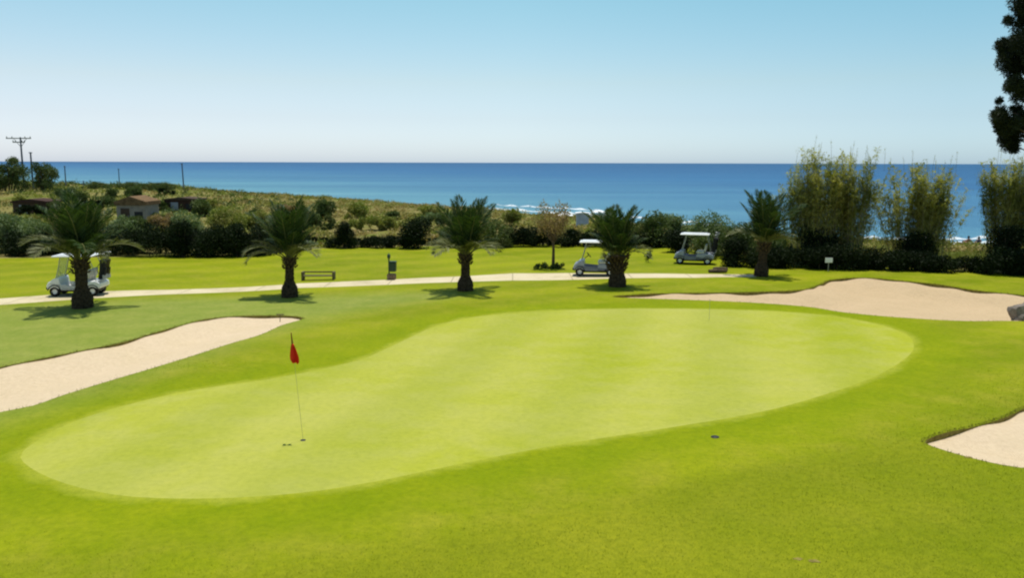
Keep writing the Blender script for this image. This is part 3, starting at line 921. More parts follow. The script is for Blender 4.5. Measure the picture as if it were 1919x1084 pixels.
# ------------------------------------------------------------------ giant reeds
def reeds(loc, label, h, wtop, wbase, seed, ncane=70, lean=.0, plume=8):
    r = np.random.default_rng(seed)
    e = empty('reed_clump', loc); tag(e, label, 'reeds', 'giant reed clumps by the beach')
    mb = MB(); cs = []; ds = []; sz = []; tn = []
    for k in range(int(ncane * 1.15)):
        a = r.uniform(0, 2 * PI); u = math.sqrt(r.random())
        p0 = np.array([math.cos(a) * u * wbase / 2, math.sin(a) * u * wbase / 2 * .8, -.1])
        hh = h * r.uniform(.62, 1.0) * (1 - .25 * u * r.random())
        p3 = np.array([math.cos(a) * u * wtop / 2 + lean * h * .2 + r.normal(0, .1), math.sin(a) * u * wtop / 2 * .8, hh])
        bendd = np.array([math.cos(a), math.sin(a), 0]) * r.uniform(.0, .75)
        P = []
        for i in range(8):
            t = i / 7; q = p0 + (p3 - p0) * t; q = q + bendd * (t ** 2.5); q[2] -= .12 * t ** 3 * u
            P.append(Vector(q))
        mb.tube(P, [.017 * (1 - .75 * i / 7) for i in range(8)], 4, cap=False)
        nl = 84; tone = r.uniform(.1, .9)
        for j in range(nl):
            t = .14 + .86 * r.random() ** .62
            q = t * 7; i = min(6, int(q)); pp = P[i].lerp(P[i + 1], q - i)
            aa = r.uniform(0, 2 * PI)
            cs.append(pp); ds.append((math.cos(aa), math.sin(aa), r.uniform(.5, 1.4))); sz.append(r.uniform(.35, .7) * (1 - .35 * max(0, t - .7)))
            tn.append(np.clip(tone + r.normal(0, .22), 0, 1))
    cs = np.array(cs); ds = np.array(ds); ds /= np.linalg.norm(ds, axis=1)[:, None]; sz = np.array(sz)
    n = len(cs); side = np.cross(ds, [0, 0, 1.0]); side /= np.linalg.norm(side, axis=1)[:, None]
    w = .030
    v = np.empty((n, 6, 3)); hor = ds * [1, 1, 0]
    m1 = cs + ds * sz[:, None] * .5
    m2 = m1 + (hor * .30 + np.array([0, 0, .02])) * sz[:, None]
    tip = m2 + (hor * .15 + np.array([0, 0, -.35])) * sz[:, None] * r.uniform(.2, 1.1, n)[:, None]
    v[:, 0] = cs; v[:, 1] = m1 + side * w; v[:, 2] = m2 + side * w * .7; v[:, 3] = tip; v[:, 4] = m2 - side * w * .7; v[:, 5] = m1 - side * w
    b = np.arange(n)[:, None] * 6
    fs = np.concatenate([b + np.array([[0, 1, 5, 5]]), b + np.array([[1, 2, 4, 5]]), b + np.array([[2, 3, 4, 4]])])
    # triangles kept as triangles
    tri = np.concatenate([b + np.array([[0, 1, 5]]), b + np.array([[1, 2, 5]]), b + np.array([[2, 4, 5]]), b + np.array([[2, 3, 4]])])
    link('leaves', np_mesh('leaves', v.reshape(-1, 3), tri, tint=np.repeat(tn, 6)), M['reedleaf'], e)
    mb.build('canes', M['reedstem'], e)
    # feathery flower spikes standing above the leaves
    for k in range(plume):
        a = r.uniform(0, 2 * PI); u = r.random() ** .5
        b0 = Vector((math.cos(a) * u * wtop * .42 + lean * h * .2, math.sin(a) * u * wtop * .3, h * r.uniform(.7, .9)))
        b1 = b0 + Vector((r.normal(0, .12), r.normal(0, .12), h * r.uniform(.12, .24)))
        m = 30; t = r.uniform(.55, 1, m)
        q = np.array(b0)[None] + (np.array(b1) - np.array(b0))[None] * t[:, None]
        v, f, tt = leaves(q, np.tile([0, 0, 2.0], (m, 1)), .10, .09, None, r)
        pl = link('plume', np_mesh('plume', v, f, tint=tt), M['reedleaf'], e)
        MB().tube([b0, b1], [.010, .004], 4).build('spike', M['reedstem'], pl)
    return e

def reedpx(px, Y, toppy, wtop, wbase, label, **kw):
    p = XY(px, Y); h = AT(px, toppy, Y).z - p.z
    return reeds(p, label, h, wtop * Y / FPX, wbase * Y / FPX, **kw)
reedpx(1500, 52, 300, 50, 60, 'slender reed clump on the left edge of the tallest reeds', seed=21, ncane=32, lean=-.03, plume=6)
reedpx(1543, 51, 272, 84, 62, 'tallest reed clump, dense and olive green, against the sky', seed=22, ncane=95, plume=9)
reedpx(1604, 51, 275, 78, 54, 'tall yellow green reed clump right of the tallest one', seed=23, ncane=75, plume=9)
reedpx(1700, 52, 300, 130, 42, 'open reed clump leaning left with the sea showing through its canes', seed=24, ncane=42, lean=-.10, plume=6)
reedpx(1740, 51, 298, 70, 40, 'upright reed clump in the middle of the fanned group', seed=25, ncane=52, plume=9)
reedpx(1768, 52, 305, 62, 36, 'thin reed clump leaning right, beside the gap with bathers', seed=26, ncane=24, lean=.05, plume=7)
reedpx(1894, 51, 275, 78, 50, 'broad reed clump under the dark pine boughs', seed=27, ncane=80, lean=-.03, plume=8)
reedpx(1960, 51, 290, 110, 70, 'reed clump cut by the right edge of the frame', seed=28, ncane=70, plume=6)

# ------------------------------------------------------------------ hedges and shrubs
K = dict
# far-left grey green shrubs with dark hedge at their foot
bushpx('shrub', 8, 57, 100, 388, M['olive'], 'pale grey green shrub at the left edge above the dark hedge', seed=31, nlobe=22, nleaf=9000, lsize=.13)
bushpx('shrub', 66, 56, 84, 408, M['olive'], 'lower grey green shrub left of the first palm', seed=32, nlobe=16, nleaf=7000, lsize=.13)
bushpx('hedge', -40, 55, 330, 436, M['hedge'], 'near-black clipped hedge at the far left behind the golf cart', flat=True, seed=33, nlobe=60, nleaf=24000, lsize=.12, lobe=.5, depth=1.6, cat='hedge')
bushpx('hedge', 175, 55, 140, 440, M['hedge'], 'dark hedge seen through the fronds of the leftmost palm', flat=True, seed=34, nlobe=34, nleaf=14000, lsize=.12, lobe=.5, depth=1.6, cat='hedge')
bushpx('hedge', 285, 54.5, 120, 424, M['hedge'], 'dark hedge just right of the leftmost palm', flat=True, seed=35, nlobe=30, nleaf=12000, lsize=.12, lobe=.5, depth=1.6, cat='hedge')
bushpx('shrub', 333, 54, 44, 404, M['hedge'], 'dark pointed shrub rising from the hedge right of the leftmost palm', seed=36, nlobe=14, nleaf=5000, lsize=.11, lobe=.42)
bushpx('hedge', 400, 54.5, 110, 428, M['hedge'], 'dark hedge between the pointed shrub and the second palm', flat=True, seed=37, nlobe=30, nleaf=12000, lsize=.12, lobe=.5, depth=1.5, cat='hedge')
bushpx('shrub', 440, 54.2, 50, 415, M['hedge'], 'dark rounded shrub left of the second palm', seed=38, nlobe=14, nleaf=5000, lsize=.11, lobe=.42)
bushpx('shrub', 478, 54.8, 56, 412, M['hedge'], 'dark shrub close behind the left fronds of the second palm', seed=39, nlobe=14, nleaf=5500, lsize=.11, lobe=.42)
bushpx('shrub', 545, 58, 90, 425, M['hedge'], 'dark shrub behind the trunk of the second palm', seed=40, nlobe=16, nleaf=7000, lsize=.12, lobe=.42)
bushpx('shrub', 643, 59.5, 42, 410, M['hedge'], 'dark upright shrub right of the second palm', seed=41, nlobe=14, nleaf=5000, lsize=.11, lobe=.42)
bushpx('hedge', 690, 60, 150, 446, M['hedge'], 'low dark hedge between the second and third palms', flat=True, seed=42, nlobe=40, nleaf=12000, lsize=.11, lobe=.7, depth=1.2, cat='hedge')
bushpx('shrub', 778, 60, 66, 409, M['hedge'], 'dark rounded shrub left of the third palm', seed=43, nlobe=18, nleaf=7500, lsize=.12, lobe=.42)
bushpx('shrub', 845, 61, 80, 424, M['midgreen'], 'mid green shrub behind the third palm', seed=44, nlobe=16, nleaf=6000, lsize=.12)
bushpx('shrub', 930, 61, 66, 408, M['midgreen'], 'olive green shrub below the breaking surf', seed=45, nlobe=16, nleaf=6500, lsize=.12)
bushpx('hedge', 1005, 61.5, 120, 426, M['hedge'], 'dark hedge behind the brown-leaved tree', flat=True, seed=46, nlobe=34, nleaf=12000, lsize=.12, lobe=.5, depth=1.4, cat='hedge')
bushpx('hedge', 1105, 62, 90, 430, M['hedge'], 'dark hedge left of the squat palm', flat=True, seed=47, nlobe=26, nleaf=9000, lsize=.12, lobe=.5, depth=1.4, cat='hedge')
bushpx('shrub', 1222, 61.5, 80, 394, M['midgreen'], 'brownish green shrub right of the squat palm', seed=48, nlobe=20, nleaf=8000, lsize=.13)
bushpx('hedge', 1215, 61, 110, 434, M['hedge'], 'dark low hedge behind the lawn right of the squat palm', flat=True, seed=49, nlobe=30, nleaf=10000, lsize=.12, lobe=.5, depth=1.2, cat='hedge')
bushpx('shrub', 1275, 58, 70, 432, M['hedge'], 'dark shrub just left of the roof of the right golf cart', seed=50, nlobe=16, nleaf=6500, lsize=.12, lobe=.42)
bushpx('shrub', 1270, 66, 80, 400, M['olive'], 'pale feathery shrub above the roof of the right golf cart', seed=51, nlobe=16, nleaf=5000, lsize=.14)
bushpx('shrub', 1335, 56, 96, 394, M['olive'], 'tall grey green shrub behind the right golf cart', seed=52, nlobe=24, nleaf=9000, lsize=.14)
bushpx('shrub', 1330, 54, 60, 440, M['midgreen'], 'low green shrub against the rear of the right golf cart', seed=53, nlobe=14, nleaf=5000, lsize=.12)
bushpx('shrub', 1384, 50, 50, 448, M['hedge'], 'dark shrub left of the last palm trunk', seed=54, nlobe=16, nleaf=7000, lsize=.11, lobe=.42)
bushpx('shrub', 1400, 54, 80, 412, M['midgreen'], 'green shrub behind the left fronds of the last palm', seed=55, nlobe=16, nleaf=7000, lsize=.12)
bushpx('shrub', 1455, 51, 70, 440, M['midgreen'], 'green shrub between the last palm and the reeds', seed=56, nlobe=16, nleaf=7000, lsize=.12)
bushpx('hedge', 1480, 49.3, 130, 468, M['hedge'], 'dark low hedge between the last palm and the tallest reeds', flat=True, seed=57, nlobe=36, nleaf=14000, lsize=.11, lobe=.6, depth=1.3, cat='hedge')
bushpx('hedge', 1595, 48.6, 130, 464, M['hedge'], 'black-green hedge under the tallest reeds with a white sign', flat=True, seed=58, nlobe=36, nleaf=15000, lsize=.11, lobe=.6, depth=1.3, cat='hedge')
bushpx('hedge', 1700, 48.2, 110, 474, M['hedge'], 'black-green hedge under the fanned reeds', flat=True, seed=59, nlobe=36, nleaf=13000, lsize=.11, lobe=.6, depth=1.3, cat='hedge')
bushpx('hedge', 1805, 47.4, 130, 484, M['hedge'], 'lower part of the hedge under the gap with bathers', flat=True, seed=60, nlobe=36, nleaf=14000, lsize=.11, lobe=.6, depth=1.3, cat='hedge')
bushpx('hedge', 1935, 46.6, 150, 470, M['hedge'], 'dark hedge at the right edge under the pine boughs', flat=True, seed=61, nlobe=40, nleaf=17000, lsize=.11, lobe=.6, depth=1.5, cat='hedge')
bushpx('shrub', 1640, 50.5, 60, 440, M['hedge'], 'dark shrub at the right foot of the tallest reeds', seed=62, nlobe=14, nleaf=5000, lsize=.12, lobe=.42) if False else None
bushpx('shrub', 1900, 49.5, 64, 420, M['hedge'], 'dark shrub inside the broad right reed clump', seed=63, nlobe=18, nleaf=7000, lsize=.12, lobe=.42)
bushpx('shrub', 1545, 50.5, 110, 425, M['hedge'], 'dark undergrowth at the foot of the tallest reeds', seed=64, nlobe=20, nleaf=8000, lsize=.12, lobe=.42)
bushpx('shrub', 1735, 50.3, 74, 425, M['hedge'], 'dark undergrowth at the foot of the fanned reeds', seed=65, nlobe=18, nleaf=7000, lsize=.12, lobe=.42)
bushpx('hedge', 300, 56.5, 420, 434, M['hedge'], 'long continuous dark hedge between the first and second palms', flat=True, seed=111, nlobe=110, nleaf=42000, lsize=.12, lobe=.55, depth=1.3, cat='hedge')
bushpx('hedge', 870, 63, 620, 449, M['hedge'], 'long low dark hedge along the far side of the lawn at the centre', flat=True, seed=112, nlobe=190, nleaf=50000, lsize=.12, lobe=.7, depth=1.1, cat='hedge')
bushpx('shrub', 258, 71, 58, 401, M['midgreen'], 'green shrub close in front of the small pale hut', seed=113, nlobe=16, nleaf=5500, lsize=.14)
bushpx('shrub', 120, 100, 80, 352, M['midgreen'], 'green shrub on the skyline left of the flat-topped hedge', seed=114, nlobe=16, nleaf=5500, lsize=.18, depth=3)
# pale shrubs behind the dark hedge
bushpx('shrub', 350, 66, 80, 396, M['olive'], 'pale green shrub behind the dark pointed shrub', seed=66, nlobe=16, nleaf=6000, lsize=.15)
bushpx('shrub', 410, 70, 110, 386, M['lime'], 'yellow green flowering shrub behind the hedge', seed=67, nlobe=20, nleaf=7000, lsize=.15)
bushpx('shrub', 480, 74, 110, 394, M['lime'], 'yellow green shrub on the slope left of the second palm', seed=68, nlobe=20, nleaf=7000, lsize=.15)
bushpx('shrub', 590, 80, 120, 398, M['midgreen'], 'green shrub on the slope behind the second palm', seed=69, nlobe=20, nleaf=7000, lsize=.16)
bushpx('shrub', 700, 78, 150, 402, M['lime'], 'wide pale green shrub behind the low hedge', seed=70, nlobe=24, nleaf=9000, lsize=.16)
bushpx('shrub', 820, 84, 120, 396, M['olive'], 'grey green shrub on the dune behind the third palm', seed=71, nlobe=20, nleaf=7000, lsize=.16)
bushpx('shrub', 140, 62, 90, 418, M['midgreen'], 'mid green shrub behind the crown of the leftmost palm', seed=72, nlobe=18, nleaf=6500, lsize=.14)
bushpx('shrub', 222, 66, 84, 402, M['olive'], 'silvery shrub in front of the hut with the rust brown roof', seed=73, nlobe=14, nleaf=5000, lsize=.14)
bushpx('shrub', 300, 70, 70, 400, M['brownleaf'], 'brownish shrub right of the small pale hut', seed=101, nlobe=16, nleaf=6000, lsize=.15)
bushpx('shrub', 112, 74, 80, 396, M['brownleaf'], 'brownish shrub behind the crown of the leftmost palm', seed=102, nlobe=16, nleaf=6000, lsize=.15)
bushpx('shrub', 166, 90, 70, 376, M['hedge'], 'dark shrub above the crown of the leftmost palm', seed=103, nlobe=14, nleaf=5000, lsize=.16, depth=2)
bushpx('shrub', 545, 92, 90, 384, M['brownleaf'], 'wide brownish shrub on the dune behind the second palm', seed=104, nlobe=16, nleaf=5000, lsize=.17)
# ridge
bushpx('tree', 12, 112, 110, 287, M['midgreen'], 'round bushy tree on the ridge under the utility pole', cat='tree', seed=74, nlobe=26, nleaf=9000, lsize=.22, depth=4)
bushpx('tree', 80, 110, 70, 298, M['midgreen'], 'smaller bushy tree on the ridge beside the sea view', cat='tree', seed=75, nlobe=22, nleaf=7000, lsize=.2, depth=3.5)
bushpx('hedge', 248, 128, 170, 345, M['midgreen'], 'flat-topped hedge along the skyline of the ridge', flat=True, seed=76, nlobe=60, nleaf=14000, lsize=.18, lobe=.9, depth=2, cat='hedge')
bushpx('shrub', 306, 118, 44, 353, M['hedge'], 'dark shrub on the ridge left of the tallest thin pole', seed=77, nlobe=14, nleaf=5000, lsize=.17, depth=2.5)
bushpx('shrub', 60, 84, 110, 384, M['hedge'], 'dark shrub below the maroon-roofed hut', seed=78, nlobe=18, nleaf=7000, lsize=.16, depth=2)
bushpx('shrub', 290, 92, 60, 374, M['midgreen'], 'green shrub between the two huts', seed=79, nlobe=14, nleaf=5000, lsize=.16, depth=2)

# green shrubs scattered over the slope, copies of three
protos = []
rr_ = random.Random(5)
spots_ = [(px, Y) for px, Y in ((20, 72), (52, 66), (96, 88), (130, 80), (150, 100), (178, 72), (195, 95), (208, 108), (245, 104), (262, 88), (288, 80), (318, 74),
          (375, 88), (392, 100), (405, 80), (470, 86), (515, 82), (565, 96), (612, 90), (668, 88), (735, 92), (800, 96), (30, 98), (860, 100), (905, 90), (960, 84), (1040, 80), (1130, 82))]
for k, (px, Y) in enumerate(spots_):
    w = rr_.uniform(1.8, 3.4)
    if k < 3:
        e = bush('shrub', XY(px, Y), 2.6, 2.2, 1.5, M['midgreen'] if k != 1 else M['lime'], 'green shrub scattered on the slope between the hedge and the sea', group='shrubs scattered on the slope', seed=200 + k, nlobe=16, nleaf=3500, lsize=.17)
        protos.append(e)
    else:
        e = copy_tree(protos[rr_.choice((0, 0, 1, 2))]); e.location = XY(px, Y)
    q = w / 2.6; e.scale = (q, q, q * rr_.uniform(.8, 1.15)); e.rotation_euler = (0, 0, rr_.uniform(0, 6))

# scrub covering the dunes
def scrub(name, n, seed, sel, mat, label, lsz, hmax):
    r = np.random.default_rng(seed)
    x = r.uniform(-110, 60, n * 6); y = 60 + 170 * r.random(n * 6) ** 1.3
    keepm = (np.abs(x / y) < .72) & (H(x, y) > -1.9) & ~inside(courseP, x, y)
    px = 959.5 + FPX * x / y
    keepm &= sel(px, y, r)
    x, y = x[keepm][:n], y[keepm][:n]
    cs = []; ns = []; tn = []
    for a, b in zip(x, y):
        m = 46; R = r.uniform(.35, 1.1); hh = R * r.uniform(.4, .8) * hmax
        dv = r.normal(size=(m, 3)); dv /= np.linalg.norm(dv, axis=1)[:, None]; dv[:, 2] = np.abs(dv[:, 2])
        c = dv * np.array([R, R, hh]) * r.uniform(.5, 1.05, m)[:, None] + np.array([a, b, float(H(a, b))])
        cs.append(c); ns.append(dv); tn.append(np.clip(r.uniform(.1, .9) + r.normal(0, .2, m), 0, 1))
    v, f, t = leaves(np.concatenate(cs), np.concatenate(ns), lsz, .5, np.concatenate(tn), r)
    o = link(name, np_mesh(name, v, f, tint=t), mat); tag(o, label, 'scrub', kind='stuff')
scrub('dune_scrub', 2300, 81, lambda px, y, r: (px > 380) | (r.random(len(px)) < .25), M['tan'], 'dry tan and olive scrub covering the dunes behind the hedges', .24, .8)
scrub('green_scrub', 1500, 82, lambda px, y, r: np.sin(px * .02 + y * .05) > -.4, M['lime'], 'yellow green ground cover on the slope behind the hedges', .24, .8)
scrub('dark_scrub', 700, 83, lambda px, y, r: (px < 560) & (y > 70), M['midgreen'], 'darker low scrub on the hillside at the left', .26, 1.2)
def beachgrass():
    r = np.random.default_rng(84); cs = []; ns = []
    for k in range(700):
        px = r.uniform(1380, 2000); Y = r.uniform(52, 84 if not 1790 < px < 1880 else 66); p = XY(px, Y)
        m = 26
        dv = r.normal(0, .3, (m, 3)); dv[:, 2] = 1
        cs.append(np.array(p) + r.normal(0, .28, (m, 3)) * [1, 1, 0]); ns.append(dv)
    v, f, t = leaves(np.concatenate(cs), np.concatenate(ns) * 2.5, .45, .07, None, r)
    o = link('dune_grass', np_mesh('dune_grass', v, f, tint=t), M['lime']); tag(o, 'yellowish dune grass between the hedge and the beach at the right', 'grass', kind='stuff')
beachgrass()

# ------------------------------------------------------------------ brown-leaved tree by the path
def small_tree(loc, label, h, R, mat, seed, trunk_h, lean=0, nleaf=2600, lsize=.13):
    r = random.Random(seed); rn = np.random.default_rng(seed)
    e = empty('small_tree', loc); tag(e, label, 'tree')
    mb = MB(); tips = []
    mb.tube([(0, 0, -.1), (.02, 0, .1), (.03, 0, trunk_h * .6), (0, 0, trunk_h)], [.12, .10, .075, .07], 8)
    for k in range(14):
        a = k * 2.4; z0 = trunk_h * r.uniform(.85, 1.0); L = (h - trunk_h) * r.uniform(.55, .98)
        p1 = Vector((math.cos(a) * R * r.uniform(.25, .5), math.sin(a) * R * .4, z0 + L * .5)); p2 = Vector((p1.x * r.uniform(1.1, 1.9), p1.y * 1.6, z0 + L))
        mb.tube([(0, 0, z0 - .1), p1, p2], [.04, .02, .006], 5); tips += [p1, p1.lerp(p2, .5), p2]
    mb.build('trunk', M['bark'], e)
    cs = []; ns = []
    for t in tips:
        m = nleaf // len(tips); d = rn.normal(size=(m, 3)); d /= np.linalg.norm(d, axis=1)[:, None]
        cs.append(np.array(t) + d * rn.uniform(.1, .42, m)[:, None] * R * .7); ns.append(d)
    v, f, t = leaves(np.concatenate(cs), np.concatenate(ns), lsize, .4, None, rn)
    link('crown', np_mesh('crown', v, f, tint=t), mat, e)
    return e
small_tree(G(1036, 503), 'small brown-leaved tree standing on the lawn beyond the cart path', 3.75, 1.25, M['brownleaf'], 91, 1.75)
bushpx('shrub', 1030, 48.6, 90, 492, M['midgreen'], 'low green ground shrub around the foot of the brown-leaved tree', seed=92, nlobe=16, nleaf=1500, lsize=.10, depth=.9)
# young staked plant on the lawn
e = empty('young_shrub', G(1215, 492)); tag(e, 'thin young shrub alone on the lawn right of the squat palm', 'shrub')
link('foliage', bush_mesh('foliage', .35, .35, .85, 93, nlobe=7, nleaf=420, lsize=.09, lobe=.5), M['midgreen'], e)
MB().tube([(0, 0, -.05), (.01, 0, .7)], [.02, .01], 6).build('stem', M['bark'], e)

# ------------------------------------------------------------------ pine at the right edge
def big_pine():
    base = XY(1990, 49.0); e = empty('pine_tree', base); tag(e, 'tall dark pine whose boughs enter at the upper right corner', 'pine tree')
    Y = 49.0; mb = MB()
    mb.tube([(0, 0, -.2), (.1, 0, .3), (.25, .1, 4), (.1, 0, 9), (-.1, .1, 14), (0, 0, 18)], [.36, .32, .27, .21, .14, .05], 10)
    cl = [  # px, py, radius px
        (1912, 40, 24), (1905, 75, 28), (1893, 98, 22), (1912, 118, 30), (1908, 150, 24), (1917, 172, 16), (1925, 55, 30), (1935, 110, 40), (1922, 15, 14),
        (1872, 205, 15), (1880, 222, 22), (1886, 250, 24), (1892, 268, 18), (1900, 235, 22), (1905, 212, 14), (1920, 240, 30),
        (1960, 30, 50), (1965, -40, 50), (1985, 90, 55), (1970, 170, 45), (1990, 230, 45), (2020, -20, 55), (2040, 60, 60), (2045, 140, 55), (1995, -120, 55), (2030, 250, 50), (1990, -190, 40)]
    rn = np.random.default_rng(95); r = random.Random(95); cs = []; ns = []; tn = []
    for (px, py, rp) in cl:
        yo = r.uniform(-1.2, 1.2); p = AT(px, py, Y + yo) - base; R = rp * Y / FPX
        z0 = p.z - r.uniform(.3, 1.1); tx = .1
        mb.tube([(tx, 0, z0 - .5), ((p.x + tx) * .5, p.y * .5, z0), (p.x, p.y, p.z)], [.07, .05, .015], 5)
        m = int(700 + 6500 * R * R)
        for s in range(6):
            cc = np.array(p) + rn.normal(0, .42, 3) * R; rr = R * rn.uniform(.35, .62)
            q = m // 6; d = rn.normal(size=(q, 3)); d /= np.linalg.norm(d, axis=1)[:, None]
            cs.append(cc + d * (rn.random(q) ** .45)[:, None] * rr); ns.append(d); tn.append(np.clip(rn.uniform(.1, .9) + rn.normal(0, .2, q), 0, 1))
    mb.build('trunk', M['bark'], e)
    v, f, t = leaves(np.concatenate(cs), np.concatenate(ns), .17, .22, np.concatenate(tn), rn)
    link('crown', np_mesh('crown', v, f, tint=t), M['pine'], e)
big_pine()

# ------------------------------------------------------------------ golf carts (front towards -X)
def wheel(parent, x, y, r=.225, w=.2):
    o = MB().lathe([(r * .58, -w / 2), (r * .9, -w / 2), (r, -w * .3), (r, w * .3), (r * .9, w / 2), (r * .58, w / 2), (r * .5, w * .3), (r * .5, -w * .3), (r * .58, -w / 2)], n=24, axis='Y').build('tyre', M['tyre'])
    e = bpy.data.objects.new('wheel', None); COL.objects.link(e); e.parent = parent; e.location = (x, y, r); e.empty_display_size = .1
    o.parent = e
    MB().lathe([(.001, -.055), (r * .2, -.06), (r * .45, -.035), (r * .52, -.07), (r * .52, .07), (r * .45, .035), (r * .2, .06), (.001, .055)], n=20, axis='Y').build('rim', M['white'], e)
    return e

def golf_cart(loc, rz, label, bodymat, roofmat):
    e = empty('golf_cart', loc, rz); tag(e, label, 'golf cart', 'golf carts parked along the path')
    # body side profile
    lower = [(-1.12, .34), (-1.16, .50), (-1.08, .62), (-.86, .78), (-.66, .86), (-.60, .80), (-.55, .42), (-.50, .34), (.10, .34), (.14, .60), (.20, .66),
             (.72, .68), (1.02, .66), (1.16, .58), (1.18, .40), (1.12, .34)]
    b = MB().prism(lower, -.56, .56).build('body', bodymat, e, bevel=.035)
    MB().box((0, 0, .27), (2.1, 1.0, .12), bev=.02).box((-.15, 0, .35), (.7, 1.12, .03)).build('chassis', M['black'], e)
    MB().box((-1.16, 0, .36), (.10, 1.0, .12), bev=.03).build('bumper', M['black'], e)
    for y in (-.38, .38):
        MB().box((-1.06, y, .60), (.10, .20, .09), rot=Euler((0, .5, 0)), bev=.02).build('headlight', M['glass'], e)
    MB().box((.38, 0, .74), (.50, 1.02, .14), bev=.04).build('seat', M['cream'], e)
    MB().box((.66, 0, 1.00), (.11, 1.02, .40), rot=Euler((0, .18, 0)), bev=.04).build('backrest', M['cream'], e)
    # roof and posts
    MB().box((.0, 0, 1.80), (1.72, 1.16, .06), bev=.025).box((.0, 0, 1.845), (1.45, .9, .04), bev=.018).build('roof', roofmat, e)
    for y in (-.50, .50):
        MB().tube([(-.74, y, .82), (-.60, y, 1.3), (-.50, y, 1.78)], .018, 8).build('front_post', M['metal'], e)
        MB().tube([(.98, y, .62), (.90, y, 1.2), (.70, y, 1.78)], .018, 8).build('rear_post', M['metal'], e)
    MB().box((-.625, 0, 1.30), (.012, .96, .94), rot=Euler((0, .245, 0))).build('windscreen', M['glass'], e)
    MB().tube([(-.62, .26, .86), (-.38, .26, 1.06)], .02, 8).build('steering_column', M['black'], e)
    sw = MB(); pts = []
    ax = Vector((.24, 0, .20)).normalized(); u = Vector((0, 1, 0)); w = ax.cross(u)
    for k in range(21):
        a = 2 * PI * k / 20; pts.append(Vector((-.38, .26, 1.06)) + (u * math.cos(a) + w * math.sin(a)) * .17)
    sw.tube(pts, .013, 6, cap=False)
    sw.tube([pts[0], pts[10]], .01, 5).tube([pts[5], Vector((-.38, .26, 1.06))], .01, 5)
    sw.build('steering_wheel', M['black'], e)
    MB().box((1.12, 0, .74), (.30, .96, .03), bev=.01).box((1.26, 0, .84), (.02, .96, .20)).build('bag_rack', M['grey'], e)
    for x in (-.82, .80):
        for y in (-.47, .47): wheel(e, x, y)
    for x in (-.82, .80):
        for y in (-.57, .57):
            mb = MB(); arc = []
            for k in range(11):
                a = math.radians(10 + 160 * k / 10); arc.append((x + math.cos(a) * .28, y, .225 + math.sin(a) * .28))
            mb.tube(arc, .022, 6).build('mudguard', M['black'], e)
    return e

def golf_bag(loc, label, mat, lean=(0.0, .18), rz=0, clubs=7, seed=1):
    r = random.Random(seed)
    e = empty('golf_bag', loc, rz); e.rotation_euler = (lean[0], lean[1], rz); tag(e, label, 'golf bag', 'golf bags on the carts')
    MB().lathe([(.001, 0), (.12, 0), (.125, .05), (.115, .3), (.13, .6), (.15, .82), (.155, .86), (.135, .86), (.13, .80), (.001, .80)], n=16).build('bag_body', mat, e)
    MB().box((.13, 0, .35), (.09, .20, .34), bev=.03).build('pocket', mat, e)
    MB().tube([(-.13, 0, .7), (-.21, 0, .55), (-.21, 0, .35), (-.13, 0, .2)], .014, 6).build('strap', M['black'], e)
    for k in range(clubs):
        a = k * 2.4; x, y = math.cos(a) * .075, math.sin(a) * .075; t = 1.02 + r.uniform(0, .18)
        c = MB().tube([(x * .5, y * .5, .78), (x, y, t)], .006, 5).build('club', M['metal'], e)
        MB().box((x * 1.1, y * 1.1, t + .01), (.10, .045, .05), rot=Euler((0, .2, a)), bev=.015).build('club_head', M['black'] if k % 2 else M['metal'], c)
    return e

def cart_at(px, py, rz, label, bm, rm, bags=()):
    p = G(px, py)
    e = golf_cart(p, rz, label, bm, rm)
    for (dy, lab, mt, sd) in bags:
        q = Matrix.Rotation(rz, 3, 'Z') @ Vector((1.10, dy, .75))
        golf_bag(p + q, lab, mt, rz=rz, seed=sd)
    return e
cart_at(148, 552.5, .10, 'white golf cart behind the leftmost palm trunk, carrying dark bags', M['white'], M['white'],
        [(-.24, 'black golf bag on the near side of the left golf cart rack', M['bagblk'], 1), (.24, 'dark olive golf bag on the far side of the left golf cart rack', M['bagbrn'], 2)])
cart_at(1116, 516, -.14, 'silver golf cart half hidden by the squat palm', M['silver'], M['white'],
        [(.2, 'dark golf bag on the cart half hidden by the squat palm', M['bagblk'], 3)])
cart_at(1301, 494.5, -.28, 'silver-white golf cart on the lawn in front of the grey green shrubs', M['silver'], M['white'],
        [(-.24, 'black golf bag on the near side of the right golf cart', M['bagblk'], 4), (.24, 'olive golf bag on the far side of the right golf cart', M['bagbrn'], 5)])

# ------------------------------------------------------------------ bench, ball washer, logs, sign
p = G(597, 525); e = empty('bench', p, .02); tag(e, 'low weathered wooden bench beside the cart path', 'bench')
for s in (-1, 1):
    MB().box((s * .80, .02, .22), (.10, .46, .44), bev=.01).build('bench_end', M['woodd'], e)
sb = MB()
for k in range(3): sb.box((0, -.14 + k * .14, .23), (1.52, .12, .04), bev=.008)
sb.build('seat', M['woodd'], e)
MB().box((0, .20, .40), (1.52, .035, .07), bev=.008).build('backrest', M['woodd'], e)

p = G(734, 524); e = empty('ball_washer', p, -.1); tag(e, 'dark green ball washer post with a litter box on a brown stone foot', 'ball washer')
MB().box((.0, 0, .15), (.42, .36, .30), bev=.03).build('stone_foot', M['brick'], e)
MB().tube([(-.13, 0, .28), (-.13, 0, 1.18)], .035, 10).build('post', M['binblk'], e)
MB().box((.08, 0, .66), (.32, .26, .50), bev=.03, taper=1.08).box((.08, 0, .93), (.37, .30, .04), bev=.01).build('litter_box', M['binblk'], e)
MB().lathe([(.001, 0), (.075, 0), (.085, .05), (.085, .16), (.06, .2), (.02, .22), (.02, .27), (.001, .27)], c=(-.13, 0, 1.1), n=14).build('washer_head', M['binblk'], e)

